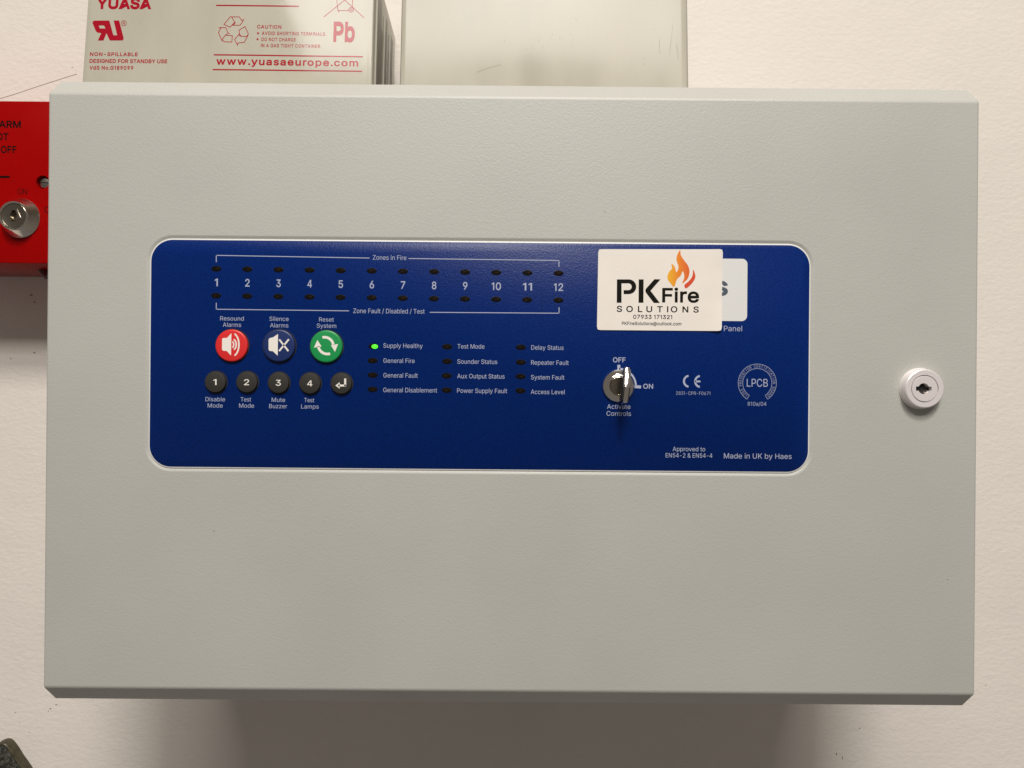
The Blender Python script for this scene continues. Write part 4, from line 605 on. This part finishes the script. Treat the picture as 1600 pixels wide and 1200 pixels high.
def warpL(x, z):
    q = x-(-.140)
    return -.0007*math.exp(-((x+.150)/.055)**2-((z-.055)/.05)**2) + .0003*math.sin(z*60+x*12)*.4
def warpR(x, z):
    return .0007*math.exp(-((x-.010)/.040)**2-((z-.020)/.016)**2) - .0002*math.exp(-((x-.085)/.01)**2)
LEAN = R(5.4)
t, F, xa, xb, Th, Ht = battery('battery', 131.5, 583.8, 65, 'grey lead acid battery with crimson print on its front, left of the two', LEAN, 1)
case(t, F, xa, xb, Th, Ht, warpL, batt_m); ribs(t, F, xb, Th, Ht); top_fit(t, F, xa, xb, Th, Ht)
BP = Plane(0.0, F, warpL)
def btext(b, u0, u1, vb, cap, w=0.032, sp=1.0): return text(BP, b, u0, u1, vb, cap, bred_m, t, w, sp, lift=.00006)
def bstroke(pts, w=1.3, closed=False, n=1): return quads(BP, stroke_poly(pts, w, closed), bred_m, t, 'printed_mark', .00006)
btext('YUASA', 150, 236.6, 14.6, 18, 0.062)
Z7 = lambda pts: zoomed(pts, 130, 0, 7.27)
shape(BP, [Z7([(125,235),(298,235),(345,403),(388,403),(348,235),(410,235),(463,438),(452,462),(305,462),(265,378),(232,462),(168,462),(207,378),(165,372),(145,355),(106,262),(110,245)]), Z7([(178,296),(190,290),(236,290),(256,325),(192,325)])], bred_m, t, 'printed_mark', .00006)
quads(BP, arc_poly(193.7, 36.5, 4.1, .7, 0, 360, 24), bred_m, t, 'printed_mark', .00006); btext('R', 191.8, 195.8, 38.9, 4.8, 0)
btext('NON-SPILLABLE', 140.7, 215.6, 88, 5.8, .032, 1.1); btext('DESIGNED FOR STANDBY USE', 139.9, 261.8, 99, 6); btext('VdS No.G189099', 139.9, 208.7, 109.3, 6, .032, 1.1)
Z8 = lambda pts: zoomed(pts, 330, 0, 5.926)
def seg(p, q, n): return [(p[0]+(q[0]-p[0])*k/n, p[1]+(q[1]-p[1])*k/n) for k in range(n+1)]
def rule(a, b, w=1.9, n=24):
    P = seg(a, b, n); quads(BP, [[(P[k][0],P[k][1]-w/2),(P[k+1][0],P[k+1][1]-w/2),(P[k+1][0],P[k+1][1]+w/2),(P[k][0],P[k][1]+w/2)] for k in range(n)], bred_m, t, 'printed_line', .00006)
rule((338.4,9.4),(467.5,10.6)); rule((334.7,86.6),(567,88.8)); rule((333,109.7),(566,111.5))
btext('CAUTION', 402.2, 440, 45.6, 5.6, .022, 1.1); btext('AVOID SHORTING TERMINALS.', 409.6, 510, 55.9, 5.4, .018, 1.1); btext('DO NOT CHARGE', 409, 462.5, 65.2, 5.4, .018, 1.1); btext('IN A GAS TIGHT CONTAINER.', 408, 502.3, 75, 5.4, .018, 1.1)
for u, v in ((403.7,52.9),(402.9,62.2)): quads(BP, arc_poly(u, v, .8, 1.6, 0, 360, 10), bred_m, t, 'printed_mark', .00006)
btext('www.yuasaeurope.com', 338.4, 559.6, 103, 11.2, 0.032, 1.12)
btext('Pb', 330+1130/5.926, 330+1328/5.926, 66.2, 32.0, 0.05)
rec = [[(180,162),(265,163),(288,197),(308,186)],[(300,200),(270,240),(205,240),(228,215)],[(180,162),(122,232),(178,258),(222,212),(195,165)],
       [(75,262),(140,262),(158,308),(172,320)],[(92,266),(72,310),(106,388)],[(155,318),(135,332),(108,368)],[(135,332),(200,337),(195,395),(125,393),(106,372)],
       [(262,285),(318,252),(348,320),(332,345),(268,340),(262,285)],[(264,320),(220,372),(248,425),(250,404),(310,398),(345,332)],[(264,320),(282,341)]]
for q in rec: bstroke(Z8(q), 1.0)
for q in ([(1045,160),(1240,0),(1420,-150)],[(1050,-155),(1235,0),(1415,165)],[(1150,-120),(1175,100),(1270,100)],[(1175,100),(1186,116)],[(1322,-120),(1306,60)],[(1135,-120),(1335,-120)]): bstroke(Z8(q), 1.1)
for r_, w_ in ((3.6,1.1),(1.3,.8)): quads(BP, arc_poly(330+1296/5.926, 93/5.926, r_, w_, 0, 360, 20), bred_m, t, 'printed_mark', .00006)

t, F, xa, xb, Th, Ht = battery('battery', 625.6, 1074, 65, 'plain scuffed grey battery without print, right of the two', R(5.0), 2)
case(t, F, xa, xb, Th, Ht, warpR, batt2_m); ribs(t, F, xb, Th, Ht); top_fit(t, F, xa, xb, Th, Ht)

BQ = Plane(0.0, F, warpR)
scuff_m = mat('grey_scuff', (0.30,0.28,0.22,1), 0.4, spec=0.2)
for k in range(34):
    u, v = random.gauss(850, 26), random.gauss(62, 9); a = random.uniform(-.5,.5); l = random.uniform(.8,2.6)
    if k > 22: u, v, l = random.uniform(700,1066), random.uniform(4,112), random.uniform(.6,3.0)
    quads(BQ, stroke_poly([(u-l*a, v-l*.5),(u+l*a, v+l*.5)], random.uniform(.3,.8)), scuff_m, t, 'scuff', .00006)
for pts_, wd in (([(745,113),(760,107),(782,101)],.6),([(1051,40),(1049,60),(1046,86)],.5),([(1057,70),(1060,92)],.6),([(1030,62),(1031,84)],.5)): quads(BQ, stroke_poly(pts_, wd), scuff_m, t, 'scuff', .00006)
# ---------------------------------------------------------------- speckled plaque at the lower left
PY = WALL_Y-.0065
pc = [on_plane(*p, WALL_Y) for p in ((-8,1168),(2,1158),(9,1154),(16,1153),(22,1156),(30,1166),(38,1179),(46,1190),(54,1203),(66,1228),(72,1258),(68,1290),(52,1322),(24,1340),(-4,1340),(-28,1322),(-40,1290),(-40,1250),(-30,1208),(-20,1184))]
pcs = smooth_closed(pc, 4); pcx = sum(p[0] for p in pcs)/len(pcs); pcz = sum(p[1] for p in pcs)/len(pcs)
def shrink(P, k):
    out = []; m = len(P)
    for i in range(m):
        d = (Vector(P[(i+1)%m])-Vector(P[i-1])).normalized(); n = Vector((-d.y, d.x))
        if n.dot(Vector((pcx,pcz))-Vector(P[i])) < 0: n = -n
        out.append(tuple(Vector(P[i])+n*k))
    return out
pq = thing('plaque', (pcx, WALL_Y, min(p[1] for p in pcs)), 'dark speckled rounded plaque with olive brown rim at the lower left corner', 'plaque')
link('rim', loops([(pcs,WALL_Y-.0004),(pcs,PY+.001),(shrink(pcs,.0004),PY+.0003),(shrink(pcs,.0008),PY),(shrink(pcs,.0014),PY+.0001),(shrink(pcs,.0019),PY+.0009)]), rim_m, pq, smooth=40)
link('inlay', loops([(shrink(pcs,.0018),PY+.0014),(shrink(pcs,.0018),PY+.0007),(shrink(pcs,.0030),PY+.0002)]), speck_m, pq, smooth=40)
